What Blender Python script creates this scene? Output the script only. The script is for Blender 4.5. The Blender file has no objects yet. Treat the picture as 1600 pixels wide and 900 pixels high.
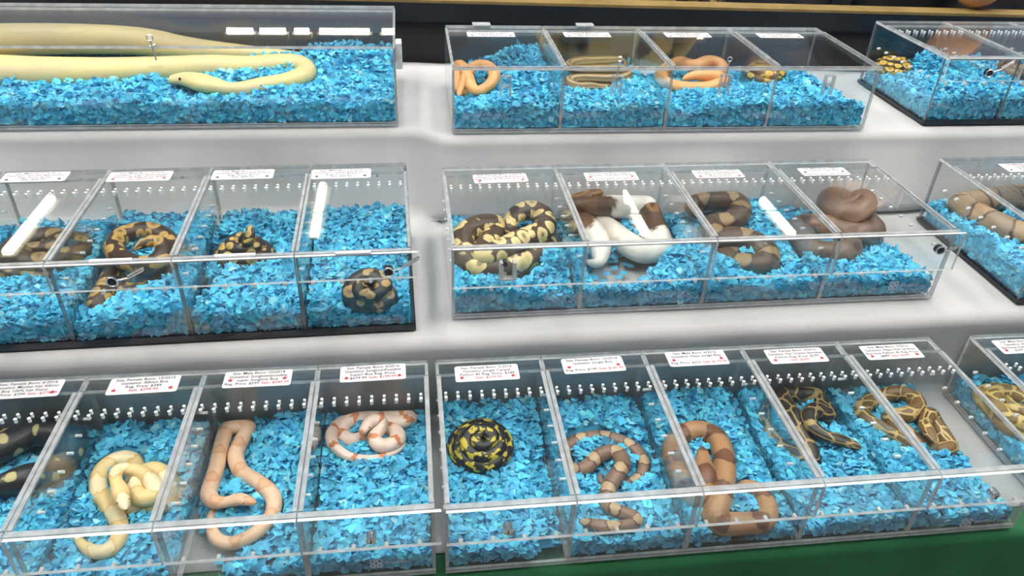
import bpy, bmesh, math, random
import numpy as np
from mathutils import Matrix, Vector

sc = bpy.context.scene
COL = sc.collection

# ------------------------------------------------------------------ camera
F_PX = 1208.93
PITCH, YAW, ROLL = math.radians(33.184), math.radians(8.6127), math.radians(2.5683)
CZ = 1.632
cy, sy, cp, sp = math.cos(YAW), math.sin(YAW), math.cos(PITCH), math.sin(PITCH)
CF = np.array([sy * cp, cy * cp, -sp])
_r = np.array([cy, -sy, 0.0])
_u = np.cross(_r, CF)
CR = _r * math.cos(ROLL) + _u * math.sin(ROLL)
CU = -_r * math.sin(ROLL) + _u * math.cos(ROLL)
cam_d = bpy.data.cameras.new('camera')
cam = bpy.data.objects.new('camera', cam_d)
COL.objects.link(cam)
cam_d.sensor_fit = 'HORIZONTAL'
cam_d.sensor_width = 36.0
cam_d.lens = 36.0 * F_PX / 1600.0
cam_d.clip_start = 0.02
cam.matrix_world = Matrix(((CR[0], CU[0], -CF[0], 0), (CR[1], CU[1], -CF[1], 0), (CR[2], CU[2], -CF[2], CZ), (0, 0, 0, 1)))
sc.camera = cam


def ray(px, py):
    d = CF + CR * (px - 800) / F_PX - CU * (py - 450) / F_PX
    return d / np.linalg.norm(d)


def onz(px, py, z):
    d = ray(px, py)
    return np.array([0, 0, CZ]) + d * ((z - CZ) / d[2])


def ony(px, py, y):
    d = ray(px, py)
    return np.array([0, 0, CZ]) + d * (y / d[1])


def depth_of(P):
    return float((np.asarray(P) - [0, 0, CZ]) @ CF)


# ------------------------------------------------------------------ world, exposure
w = bpy.data.worlds.new('hall')
sc.world = w
w.use_nodes = True
w.node_tree.nodes['Background'].inputs[0].default_value = (0.80, 0.86, 1.0, 1)
w.node_tree.nodes['Background'].inputs[1].default_value = 0.25
sc.view_settings.view_transform = 'Standard'
sc.view_settings.look = 'None'
sc.view_settings.exposure = 0.10
sc.view_settings.gamma = 1.0
sc.view_settings.use_curve_mapping = False
sc.cycles.transparent_max_bounces = 48
sc.cycles.max_bounces = 10
sc.cycles.diffuse_bounces = 3
sc.cycles.glossy_bounces = 4
sc.cycles.caustics_reflective = False
sc.cycles.caustics_refractive = False
sc.cycles.sample_clamp_indirect = 6.0
LAMP = 30.0


# ------------------------------------------------------------------ node helpers
class NT:
    def __init__(self, name):
        self.m = bpy.data.materials.new(name)
        self.m.use_nodes = True
        self.t = self.m.node_tree
        self.t.nodes.clear()
        self.out = self.t.nodes.new('ShaderNodeOutputMaterial')

    def n(self, typ, inp=None, **props):
        nd = self.t.nodes.new(typ)
        for k, v in props.items():
            setattr(nd, k, v)
        for k, v in (inp or {}).items():
            self.set(nd, k, v)
        return nd

    def set(self, nd, k, v):
        s = nd.inputs[k]
        if isinstance(v, bpy.types.NodeSocket):
            self.t.links.new(v, s)
        elif isinstance(v, (tuple, list)) and s.type == 'RGBA':
            s.default_value = tuple(v) + ((1.0,) if len(v) == 3 else ())
        else:
            s.default_value = v

    def math(self, op, a, b=0.0, c=0.0, clamp=False):
        nd = self.n('ShaderNodeMath', {0: a, 1: b, 2: c}, operation=op)
        nd.use_clamp = clamp
        return nd.outputs[0]

    def mix(self, fac, a, b):
        nd = self.n('ShaderNodeMix', data_type='RGBA')
        self.set(nd, 0, fac)
        self.set(nd, 6, a)
        self.set(nd, 7, b)
        return nd.outputs[2]

    def step(self, x, lo, hi):
        nd = self.n('ShaderNodeMapRange', {0: x, 1: lo, 2: hi, 3: 0.0, 4: 1.0})
        nd.interpolation_type = 'SMOOTHSTEP'
        return nd.outputs[0]

    def noise(self, vec, scale, detail=2.0, rough=0.5):
        nd = self.n('ShaderNodeTexNoise', {'Scale': scale, 'Detail': detail, 'Roughness': rough})
        if vec is not None:
            self.set(nd, 'Vector', vec)
        return nd.outputs[0]

    def finish(self, shader):
        self.t.links.new(shader, self.out.inputs[0])
        return self.m


def srgb(r, g, b):
    def f(c):
        c /= 255.0
        return c / 12.92 if c <= 0.04045 else ((c + 0.055) / 1.055) ** 2.4
    return (f(r), f(g), f(b))


def principled(name, col, rough=0.5, metal=0.0, spec=0.5, bump=None):
    t = NT(name)
    b = t.n('ShaderNodeBsdfPrincipled', {'Base Color': col, 'Roughness': rough, 'Metallic': metal, 'Specular IOR Level': spec})
    if bump:
        tc = t.n('ShaderNodeTexCoord')
        nz = t.noise(tc.outputs['Object'], bump[0], 4.0)
        bp = t.n('ShaderNodeBump', {'Strength': bump[1], 'Distance': bump[2], 'Height': nz})
        t.set(b, 'Normal', bp.outputs[0])
    return t.finish(b.outputs[0])


def noisy(name, ca, cb, scale, rough=0.8, lo=0.35, hi=0.65, bump=0.0, dist=0.002):
    t = NT(name)
    tc = t.n('ShaderNodeTexCoord')
    nz = t.noise(tc.outputs['Object'], scale, 4.0)
    c = t.mix(t.step(nz, lo, hi), ca, cb)
    b = t.n('ShaderNodeBsdfPrincipled', {'Base Color': c, 'Roughness': rough})
    if bump:
        n2 = t.noise(tc.outputs['Object'], scale * 6, 4.0)
        bp = t.n('ShaderNodeBump', {'Strength': bump, 'Distance': dist, 'Height': n2})
        t.set(b, 'Normal', bp.outputs[0])
    return t.finish(b.outputs[0])


def acrylic(name, tint, refl=1.0):
    """thin clear sheet: passes light straight through, mirrors by the angle it is seen at"""
    t = NT(name)
    lw = t.n('ShaderNodeLayerWeight', {'Blend': 0.5})
    p = t.math('POWER', lw.outputs['Facing'], 5.0)
    fr = t.math('MULTIPLY_ADD', p, 0.95 * refl, 0.04 * refl, clamp=True)
    tr = t.n('ShaderNodeBsdfTransparent', {'Color': tint})
    gl = t.n('ShaderNodeBsdfGlossy', {'Color': (1, 1, 1), 'Roughness': 0.012})
    mx = t.n('ShaderNodeMixShader', {0: fr, 1: tr.outputs[0], 2: gl.outputs[0]})
    return t.finish(mx.outputs[0])


def acrylic_edge(name, col, clear):
    t = NT(name)
    tc = t.n('ShaderNodeTexCoord')
    nz = t.noise(tc.outputs['Object'], 60.0, 3.0)
    c = t.mix(t.step(nz, 0.35, 0.7), tuple(x * 0.75 for x in col), col)
    df = t.n('ShaderNodeBsdfPrincipled', {'Base Color': c, 'Roughness': 0.16, 'Specular IOR Level': 0.7})
    tr = t.n('ShaderNodeBsdfTransparent', {'Color': (0.93, 0.95, 0.96)})
    mx = t.n('ShaderNodeMixShader', {0: clear, 1: df.outputs[0], 2: tr.outputs[0]})
    return t.finish(mx.outputs[0])


M = {}
M['clear'] = acrylic('clear_acrylic', (0.975, 0.985, 0.985))
M['edge'] = acrylic_edge('acrylic_edge', (0.66, 0.68, 0.70), 0.30)
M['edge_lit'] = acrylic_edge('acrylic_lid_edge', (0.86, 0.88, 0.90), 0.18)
M['rail'] = acrylic_edge('acrylic_lid_rail', (0.50, 0.52, 0.54), 0.45)
M['post'] = acrylic_edge('clear_post', (0.60, 0.64, 0.68), 0.62)
M['edge_dark'] = acrylic_edge('acrylic_tinted_edge', (0.20, 0.21, 0.24), 0.25)
M['hole'] = principled('drilled_hole', (0.92, 0.94, 0.95), 0.15, spec=0.9)
M['base_black'] = principled('black_base', (0.012, 0.014, 0.02), 0.25)
M['chrome'] = principled('chrome', (0.82, 0.82, 0.83), 0.26, metal=1.0)
M['steel_dark'] = principled('dark_knob', (0.03, 0.03, 0.035), 0.3)
M['plastic_white'] = principled('white_bar', (0.75, 0.77, 0.8), 0.3)
M['card'] = principled('card_stock', (0.64, 0.625, 0.655), 0.7, spec=0.1)
M['ink'] = principled('black_ink', (0.03, 0.027, 0.033), 0.9, spec=0.05)
M['ink_red'] = principled('red_ink', (0.36, 0.035, 0.05), 0.9, spec=0.05)
M['etch'] = principled('white_etching', (0.62, 0.66, 0.70), 0.7)
M['cloth'] = noisy('white_cloth', (0.42, 0.415, 0.425), (0.48, 0.475, 0.485), 5.0, 0.85, bump=0.12)
M['green'] = noisy('green_cloth', (0.008, 0.10, 0.036), (0.012, 0.13, 0.046), 8.0, 0.8, bump=0.2)
M['yellow_print'] = principled('yellow_print', srgb(225, 195, 60), 0.7)
M['black_cloth'] = noisy('black_cloth', (0.006, 0.007, 0.01), (0.012, 0.013, 0.018), 6.0, 0.8)
M['bar_black'] = principled('bar_black', (0.008, 0.009, 0.012), 0.4)
M['bar_tan'] = noisy('bar_tan', srgb(118, 98, 55), srgb(136, 114, 68), 14.0, 0.55)
M['wood'] = noisy('plywood', (0.35, 0.24, 0.13), (0.42, 0.30, 0.17), 9.0)
M['floor'] = noisy('hall_floor', (0.20, 0.19, 0.18), (0.26, 0.25, 0.23), 3.0, 0.5)
M['ceiling'] = noisy('hall_ceiling', (0.62, 0.62, 0.64), (0.70, 0.70, 0.72), 0.8)
t = NT('lamp_tube')
em = t.n('ShaderNodeEmission', {'Color': (1.0, 0.97, 0.90), 'Strength': LAMP})
M['tube'] = t.finish(em.outputs[0])
t = NT('warm_lamp_tube')
M['tube_warm'] = t.finish(t.n('ShaderNodeEmission', {'Color': (1.0, 0.90, 0.66), 'Strength': 12.0}).outputs[0])

# paper chips
t = NT('blue_paper')
at = t.n('ShaderNodeAttribute', attribute_name='tint')
tc = t.n('ShaderNodeTexCoord')
nz = t.noise(tc.outputs['Object'], 900.0, 2.0)
c = t.mix(t.math('MULTIPLY', nz, 0.30), at.outputs['Color'], srgb(140, 222, 250))
b = t.n('ShaderNodeBsdfPrincipled', {'Base Color': c, 'Roughness': 0.75, 'Specular IOR Level': 0.25})
tl = t.n('ShaderNodeBsdfTranslucent', {'Color': c})
mx = t.n('ShaderNodeMixShader', {0: 0.22, 1: b.outputs[0], 2: tl.outputs[0]})
M['paper'] = t.finish(mx.outputs[0])


# ------------------------------------------------------------------ snake skins
def skin(name, kind, base, mark, line=None, belly=None, scale=1.0, seed=0.0, rough=0.38, belly_at=0.30, thr=0.5, vc=4.2):
    t = NT(name)
    uv = t.n('ShaderNodeUVMap')
    sep = t.n('ShaderNodeSeparateXYZ', {0: uv.outputs[0]})
    u, v = sep.outputs[0], sep.outputs[1]
    side = t.math('ABSOLUTE', t.math('SUBTRACT', v, 0.5))     # 0 on the back, 0.5 on the belly
    line = line or mark
    belly = belly or base
    uk = t.math('MULTIPLY', u, 30.0 * scale)
    vk = t.math('MULTIPLY', v, vc)
    P = t.n('ShaderNodeCombineXYZ', {0: uk, 1: vk, 2: seed}).outputs[0]
    wob = t.n('ShaderNodeTexNoise', {'Vector': P, 'Scale': 1.6, 'Detail': 2.0})
    Pw = t.n('ShaderNodeMix', data_type='VECTOR')
    t.set(Pw, 0, 0.28)
    t.set(Pw, 4, P)
    off = t.n('ShaderNodeVectorMath', {0: wob.outputs['Color'], 1: P}, operation='ADD')
    t.set(Pw, 5, off.outputs[0])
    P2 = Pw.outputs[1]
    fine = t.noise(P, 6.0, 3.0)
    if kind == 'ball':
        vo = t.n('ShaderNodeTexVoronoi', {'Vector': P2, 'Scale': 1.0, 'Randomness': 0.85})
        d = vo.outputs['Distance']
        blot = t.math('SUBTRACT', 1.0, t.step(d, thr - 0.05, thr + 0.03))
        eye = t.math('SUBTRACT', 1.0, t.step(d, thr * 0.30, thr * 0.42))
        rim = t.math('MULTIPLY', t.step(d, thr - 0.20, thr - 0.08), blot)
        c = t.mix(blot, base, mark)
        c = t.mix(t.math('MULTIPLY', rim, 0.6), c, tuple(min(1, x * 1.35) for x in mark))
        c = t.mix(t.math('MULTIPLY', eye, 0.75), c, line)
    elif kind == 'carpet':
        Pc = t.n('ShaderNodeCombineXYZ', {0: t.math('MULTIPLY', u, 62.0 * scale), 1: t.math('MULTIPLY', v, 4.2), 2: seed}).outputs[0]
        nb = t.noise(Pc, 1.35, 2.5, 0.55)
        c = t.mix(t.step(nb, thr, thr + 0.045), base, mark)
    elif kind == 'boa':
        wv = t.math('SINE', t.math('ADD', t.math('MULTIPLY', u, 165.0 * scale), t.math('MULTIPLY', wob.outputs['Fac'], 1.6)))
        lim = t.math('MULTIPLY_ADD', side, 3.4, thr - 0.30)
        dd = t.math('SUBTRACT', wv, lim)
        sad = t.step(dd, -0.06, 0.10)
        edge = t.math('MULTIPLY', t.step(dd, -0.28, -0.10), t.math('SUBTRACT', 1.0, t.step(dd, 0.10, 0.30)))
        c = t.mix(sad, base, mark)
        c = t.mix(t.math('MULTIPLY', edge, 0.85), c, line)
        sp_ = t.step(t.noise(P2, 2.1, 1.0), 0.62, 0.68)
        c = t.mix(t.math('MULTIPLY', sp_, t.step(side, 0.14, 0.24)), c, mark)
    elif kind == 'burm':
        vo = t.n('ShaderNodeTexVoronoi', {'Vector': P2, 'Scale': 1.15, 'Randomness': 0.8}, feature='DISTANCE_TO_EDGE')
        ln = t.math('SUBTRACT', 1.0, t.step(vo.outputs['Distance'], 0.045, 0.10))
        dk = t.math('SUBTRACT', 1.0, t.step(vo.outputs['Distance'], 0.10, 0.22))
        c = t.mix(t.math('MULTIPLY', dk, 0.7), base, line)
        c = t.mix(ln, c, mark)
    elif kind == 'bands':
        wv = t.math('SINE', t.math('ADD', t.math('MULTIPLY', u, 130.0 * scale), t.math('MULTIPLY', wob.outputs['Fac'], 3.0)))
        sad = t.step(t.math('SUBTRACT', wv, t.math('MULTIPLY', side, 1.2)), thr, thr + 0.18)
        c = t.mix(sad, base, mark)
    elif kind == 'spots':
        vo = t.n('ShaderNodeTexVoronoi', {'Vector': P2, 'Scale': 0.95, 'Randomness': 1.0})
        s1 = t.math('SUBTRACT', 1.0, t.step(vo.outputs['Distance'], thr - 0.06, thr))
        c = t.mix(s1, base, mark)
    elif kind == 'stripes':
        wv = t.math('SINE', t.math('ADD', t.math('MULTIPLY', v, 44.0), t.math('MULTIPLY', wob.outputs['Fac'], 2.0)))
        c = t.mix(t.step(wv, thr - 0.3, thr + 0.3), base, mark)
    else:
        c = t.mix(t.step(t.noise(P, 1.1, 2.0), 0.35, 0.65), base, mark)
    if kind == 'pied' or kind == 'ball':
        pa = t.n('ShaderNodeAttribute', attribute_name='pied')
        c = t.mix(pa.outputs['Fac'], c, (0.80, 0.76, 0.70))
        bl = t.mix(pa.outputs['Fac'], belly, (0.80, 0.76, 0.70))
    else:
        bl = belly
    c = t.mix(t.step(side, belly_at, belly_at + 0.10), c, bl)
    c = t.mix(t.math('MULTIPLY', fine, 0.16), c, tuple(x * 0.55 for x in base))
    sv = t.n('ShaderNodeCombineXYZ', {0: t.math('MULTIPLY', u, 520.0), 1: t.math('MULTIPLY', v, 34.0), 2: 0.0}).outputs[0]
    sc_ = t.n('ShaderNodeTexVoronoi', {'Vector': sv, 'Scale': 1.0, 'Randomness': 0.25})
    bp = t.n('ShaderNodeBump', {'Strength': 0.25, 'Distance': 0.0006, 'Height': sc_.outputs['Distance']})
    bp.invert = True
    b = t.n('ShaderNodeBsdfPrincipled', {'Base Color': c, 'Roughness': rough, 'Specular IOR Level': 0.45, 'Normal': bp.outputs[0]})
    return t.finish(b.outputs[0])


M['eye'] = principled('snake_eye', (0.01, 0.008, 0.006), 0.08)
M['eye_red'] = principled('snake_eye_red', (0.35, 0.09, 0.05), 0.08)


# ------------------------------------------------------------------ object helpers
def link(name, me, mats, parent=None):
    o = bpy.data.objects.new(name, me)
    for m in (mats if isinstance(mats, (list, tuple)) else [mats]):
        me.materials.append(m)
    COL.objects.link(o)
    if parent is not None:
        o.parent = parent
    return o


def tag(o, label, cat, group=None, kind=None):
    o['label'] = label
    o['category'] = cat
    if group:
        o['group'] = group
    if kind:
        o['kind'] = kind
    return o


def empty(name, loc, rz=0.0):
    o = bpy.data.objects.new(name, None)
    o.empty_display_size = 0.05
    o.location = loc
    o.rotation_euler = (0, 0, rz)
    COL.objects.link(o)
    return o


class MB:
    def __init__(self):
        self.v, self.f, self.mi = [], [], []

    def box(self, lo, hi, mi=0, edge=None):
        """edge: material index for the four faces along the thin axis"""
        n = len(self.v)
        x0, y0, z0 = lo
        x1, y1, z1 = hi
        self.v += [(x0, y0, z0), (x1, y0, z0), (x1, y1, z0), (x0, y1, z0), (x0, y0, z1), (x1, y0, z1), (x1, y1, z1), (x0, y1, z1)]
        fs = [((0, 3, 2, 1), 2), ((4, 5, 6, 7), 2), ((0, 1, 5, 4), 1), ((2, 3, 7, 6), 1), ((1, 2, 6, 5), 0), ((3, 0, 4, 7), 0)]
        d = [x1 - x0, y1 - y0, z1 - z0]
        thin = d.index(min(d))
        for q, ax in fs:
            self.f.append(tuple(n + i for i in q))
            self.mi.append(mi if (edge is None or ax == thin) else edge)
        return self

    def tube(self, a, b, r, seg=8, mi=0, caps=True, r2=None):
        a, b = Vector(a), Vector(b)
        d = (b - a).normalized()
        s = d.orthogonal().normalized()
        q = d.cross(s)
        n = len(self.v)
        for p, rr in ((a, r), (b, r if r2 is None else r2)):
            for i in range(seg):
                th = 2 * math.pi * i / seg
                self.v.append(tuple(p + (s * math.cos(th) + q * math.sin(th)) * rr))
        for i in range(seg):
            j = (i + 1) % seg
            self.f.append((n + i, n + j, n + seg + j, n + seg + i))
            self.mi.append(mi)
        if caps:
            self.f.append(tuple(n + i for i in reversed(range(seg))))
            self.f.append(tuple(n + seg + i for i in range(seg)))
            self.mi += [mi, mi]
        return self

    def path(self, pts, r, seg=7, mi=0):
        for a, b in zip(pts[:-1], pts[1:]):
            self.tube(a, b, r, seg, mi)
        return self

    def torus(self, c, ax1, ax2, R, r, n1=18, n2=6, mi=0, arc=2 * math.pi):
        c, ax1, ax2 = Vector(c), Vector(ax1), Vector(ax2)
        pts = [c + ax1 * math.cos(arc * i / n1) * R + ax2 * math.sin(arc * i / n1) * R for i in range(n1 + 1)]
        return self.path(pts, r, n2, mi)

    def poly(self, pts, mi=0):
        n = len(self.v)
        self.v += [tuple(p) for p in pts]
        self.f.append(tuple(range(n, n + len(pts))))
        self.mi.append(mi)
        return self

    def build(self, name, mats, parent=None, bevel=0.0, smooth=False):
        me = bpy.data.meshes.new(name)
        me.from_pydata(self.v, [], self.f)
        o = link(name, me, mats, parent)
        me.polygons.foreach_set('material_index', self.mi)
        if smooth:
            me.polygons.foreach_set('use_smooth', [True] * len(me.polygons))
        if bevel:
            bv = o.modifiers.new('bevel', 'BEVEL')
            bv.width = bevel
            bv.segments = 2
        me.update()
        return o


def np_mesh(name, V, T, mats, parent=None, cols=None, smooth=False):
    me = bpy.data.meshes.new(name)
    V = np.asarray(V, np.float32)
    T = np.asarray(T, np.int32)
    k = T.shape[1]
    me.vertices.add(len(V))
    me.vertices.foreach_set('co', V.ravel())
    me.loops.add(T.size)
    me.loops.foreach_set('vertex_index', T.ravel())
    me.polygons.add(len(T))
    me.polygons.foreach_set('loop_start', np.arange(0, T.size, k, dtype=np.int32))
    if cols is not None:
        a = me.color_attributes.new('tint', 'FLOAT_COLOR', 'POINT')
        cc = np.ones((len(V), 4), np.float32)
        cc[:, :3] = cols
        a.data.foreach_set('color', cc.ravel())
    me.update(calc_edges=True)
    me.validate()
    if smooth:
        me.polygons.foreach_set('use_smooth', np.ones(len(T), bool))
    return link(name, me, mats, parent)


def smoothstep(x, a, b):
    t_ = np.clip((x - a) / (b - a), 0, 1)
    return t_ * t_ * (3 - 2 * t_)


# ------------------------------------------------------------------ the hall
T3, T2, T1 = 0.750, 0.916, 1.074          # heights of the three tiers

fl = MB().box((-9, -7, -0.05), (9, 14, 0.0)).build('floor', M['floor'])
fl['kind'] = 'structure'
ce = MB().box((-9, -7, 4.6), (9, 14, 4.7)).build('ceiling', M['ceiling'])
ce['kind'] = 'structure'


def lamp(x, y, lx, ly, label, group):
    tm = M['tube'] if min(lx, ly) > .2 else M['tube_warm']
    o = empty('ceiling_light', (x, y, 4.0))
    tag(o, label, 'light', group)
    MB().box((-lx / 2 - .04, -ly / 2 - .04, -.07), (lx / 2 + .04, ly / 2 + .04, 0.0)).build('housing', M['plastic_white'], o, bevel=.01)
    for sx in (-1, 1):
        hx, hy = (0, sx * ly * .4) if ly > lx else (sx * lx * .4, 0)
        MB().tube((hx, hy, 0), (hx, hy, .6), .008, 6).build('hanging_rod', M['chrome'], o)
    n = 2 if min(lx, ly) > .2 else 1
    for i in range(n):
        s = (i - .5) * min(lx, ly) * .55 if n == 2 else 0
        r = min(lx, ly) * (.2 if n == 2 else .42)
        if ly > lx:
            MB().tube((s, -ly / 2, -.09), (s, ly / 2, -.09), r, 10).build('tube', tm, o)
        else:
            MB().tube((-lx / 2, s, -.09), (lx / 2, s, -.09), r, 10).build('tube', tm, o)


for x, y, l in ((-3.34, 6.5, 1.0), (-0.86, 6.65, 1.0), (2.14, 6.45, .85), (3.53, 6.3, .7)):
    lamp(x, y, .10, l, 'slim hanging lamp running away from the display', 'hanging lamps along the aisle')
for x, l in ((-2.3, .35), (-1.85, .35), (-1.45, .2), (-0.85, .7), (-.22, .2), (2.45, .3), (3.25, .45), (3.85, .15), (4.4, .2)):
    lamp(x, 11.5, l, .11, 'short hanging lamp across the far end of the hall', 'hanging lamps at the far end')
for x in (-2.7, -0.9, 0.9, 2.7):  # unseen lamps added as the display's main light from above
    for y in (0.25, 1.9):
        lamp(x, y, .34, 1.4, 'added long lamp with two tubes, unseen, lighting the display from above', 'added lamps lighting the display')

# stepped stand under the cloth
st = empty('display_stand', (0.3, 1.3, 0))
tag(st, 'plywood stepped stand under the white cloth', 'stand')
for nm, y0, y1, z in (('lower_step', .668, 1.655, T3), ('middle_step', .975, 1.655, T2), ('upper_step', 1.43, 1.655, T1)):
    MB().box((-1.95, y0 - 1.3, 0 if nm == 'lower_step' else z - .155), (1.85, y1 - 1.3, z - .012)).build(nm, M['wood'], st)


def cloth_mesh(name, profile, mat, x0, x1, nx, seed, amp_top, amp_drop):
    """profile: list of (y, z, kind) from the back to the front; swept along x with folds"""
    rng = np.random.RandomState(seed)
    xs = np.linspace(x0, x1, nx)
    ph = rng.rand(8) * 6.28
    fr = rng.uniform(4, 26, 8)
    V = []
    for (y, z, k) in profile:
        yy = np.full(nx, float(y))
        zz = np.full(nx, float(z))
        if k.startswith('edge1') or k.startswith('drop1'):
            yy = yy + 0.045 * (1 - smoothstep(xs, 0.0, 0.075))
        if 'drop' in k:
            dpt = float(k.split('_')[1])
            for i in range(8):
                yy -= amp_drop * dpt * (0.5 + 0.5 * np.sin(fr[i] * xs + ph[i] + z * 3)) * (.6 if fr[i] > 14 else 1.0) / 2.2
        elif 'top' in k:
            for i in range(8):
                zz += amp_top * np.sin(fr[i] * 1.1 * xs + ph[i] + y * (10 + 3 * i)) / 3.0
        yy = np.minimum(yy, 1.885 - (xs + .882) * .0663 - .004)      # stops short of the rail
        V.append(np.stack([xs, yy, zz], -1))
    V = np.array(V)
    m = len(profile)
    idx = np.arange(m * nx).reshape(m, nx)
    Q = np.stack([idx[:-1, :-1], idx[:-1, 1:], idx[1:, 1:], idx[1:, :-1]], -1).reshape(-1, 4)[:, ::-1]
    o = np_mesh(name, V.reshape(-1, 3), Q, mat, None, smooth=True)
    so = o.modifiers.new('thickness', 'SOLIDIFY')
    so.thickness = 0.0015
    so.offset = -1
    return o


def roll(y, z, r, k):
    return [(y + r - r * math.sin(a), z - r + r * math.cos(a), k) for a in np.linspace(0, math.pi / 2, 7)]


cz = 0.0035
prof = [(y, T1 - cz, 'top') for y in np.linspace(1.825, 1.436, 12)]
prof += roll(1.362, T1 - cz, .022, 'edge1')
prof += [(1.362 - .002 * i, T1 - .022 - cz - (T1 - T2 - .03) * i / 9, 'drop1_%.2f' % (i / 9)) for i in range(1, 10)]
prof += [(y, T2 - cz, 'top') for y in np.linspace(1.335, 1.0, 10)]
prof += roll(.948, T2 - cz, .02, 'edge2')
prof += [(.950, T2 - .020 - cz - (T2 - T3 - .027) * i / 9, 'edge2') for i in range(1, 10)]
prof += [(y, T3 - cz, 'top') for y in np.linspace(.940, .69, 8)]
wc = cloth_mesh('tablecloth', prof, M['cloth'], -1.95, 1.85, 420, 3, .0012, .02)
tag(wc, 'white cloth draped down the stepped stand under the cases', 'tablecloth')
prof = [(y, T3 - .0065, 'flat') for y in np.linspace(1.0, .665, 6)] + roll(.645, T3 - .0065, .015, 'edge') + [(.645, T3 - .03 - .70 * i / 12, 'drop_%.2f' % (i / 12)) for i in range(0, 13)]
gc = cloth_mesh('tablecloth', prof, M['green'], -1.96, 1.86, 300, 5, .0, .05)
tag(gc, 'dark green cloth hanging from the front of the stand', 'tablecloth')
# yellow print on the green cloth
pc = onz(440, 897, T3 - .004)
pm = MB()
star = []
for i in range(10):
    a = math.pi / 2 + i * math.pi / 5
    rr = .016 if i % 2 == 0 else .007
    star.append((pc[0] + rr * math.cos(a), pc[1] + .004 + rr * math.sin(a), T3 - .0058))
pm.poly(star).build('printed_star', M['yellow_print'], gc)

# rail behind the top row
ra = Vector((-.858 * 1.028, 1.885, 1.165))
rb = Vector((1.445 * 1.028, 1.728, 1.165))
rd = (rb - ra)
rail = empty('back_rail', ((ra.x + rb.x) / 2, (ra.y + rb.y) / 2, 0), math.atan2(rd.y, rd.x))
tag(rail, 'long black rail with a tan top edge behind the top row of cases', 'rail')
MB().box((-2.0, 0.0, 1.165), (2.0, .055, 1.206)).build('front_beam', M['bar_black'], rail)
MB().box((-2.0, 0.002, 1.206), (2.0, .055, 1.212)).build('top_strip', M['bar_tan'], rail)
MB().box((-2.0, 0.012, 0.0), (2.0, .018, 1.165)).build('backing_cloth', M['black_cloth'], rail)
for x in (-1.9, -.6, .7, 1.9):
    MB().box((x - .02, .02, 0), (x + .02, .054, 1.166)).build('post', M['bar_black'], rail)

# ------------------------------------------------------------------ display cases
TH = 0.0045       # sheet thickness
CASES = {}


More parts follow.
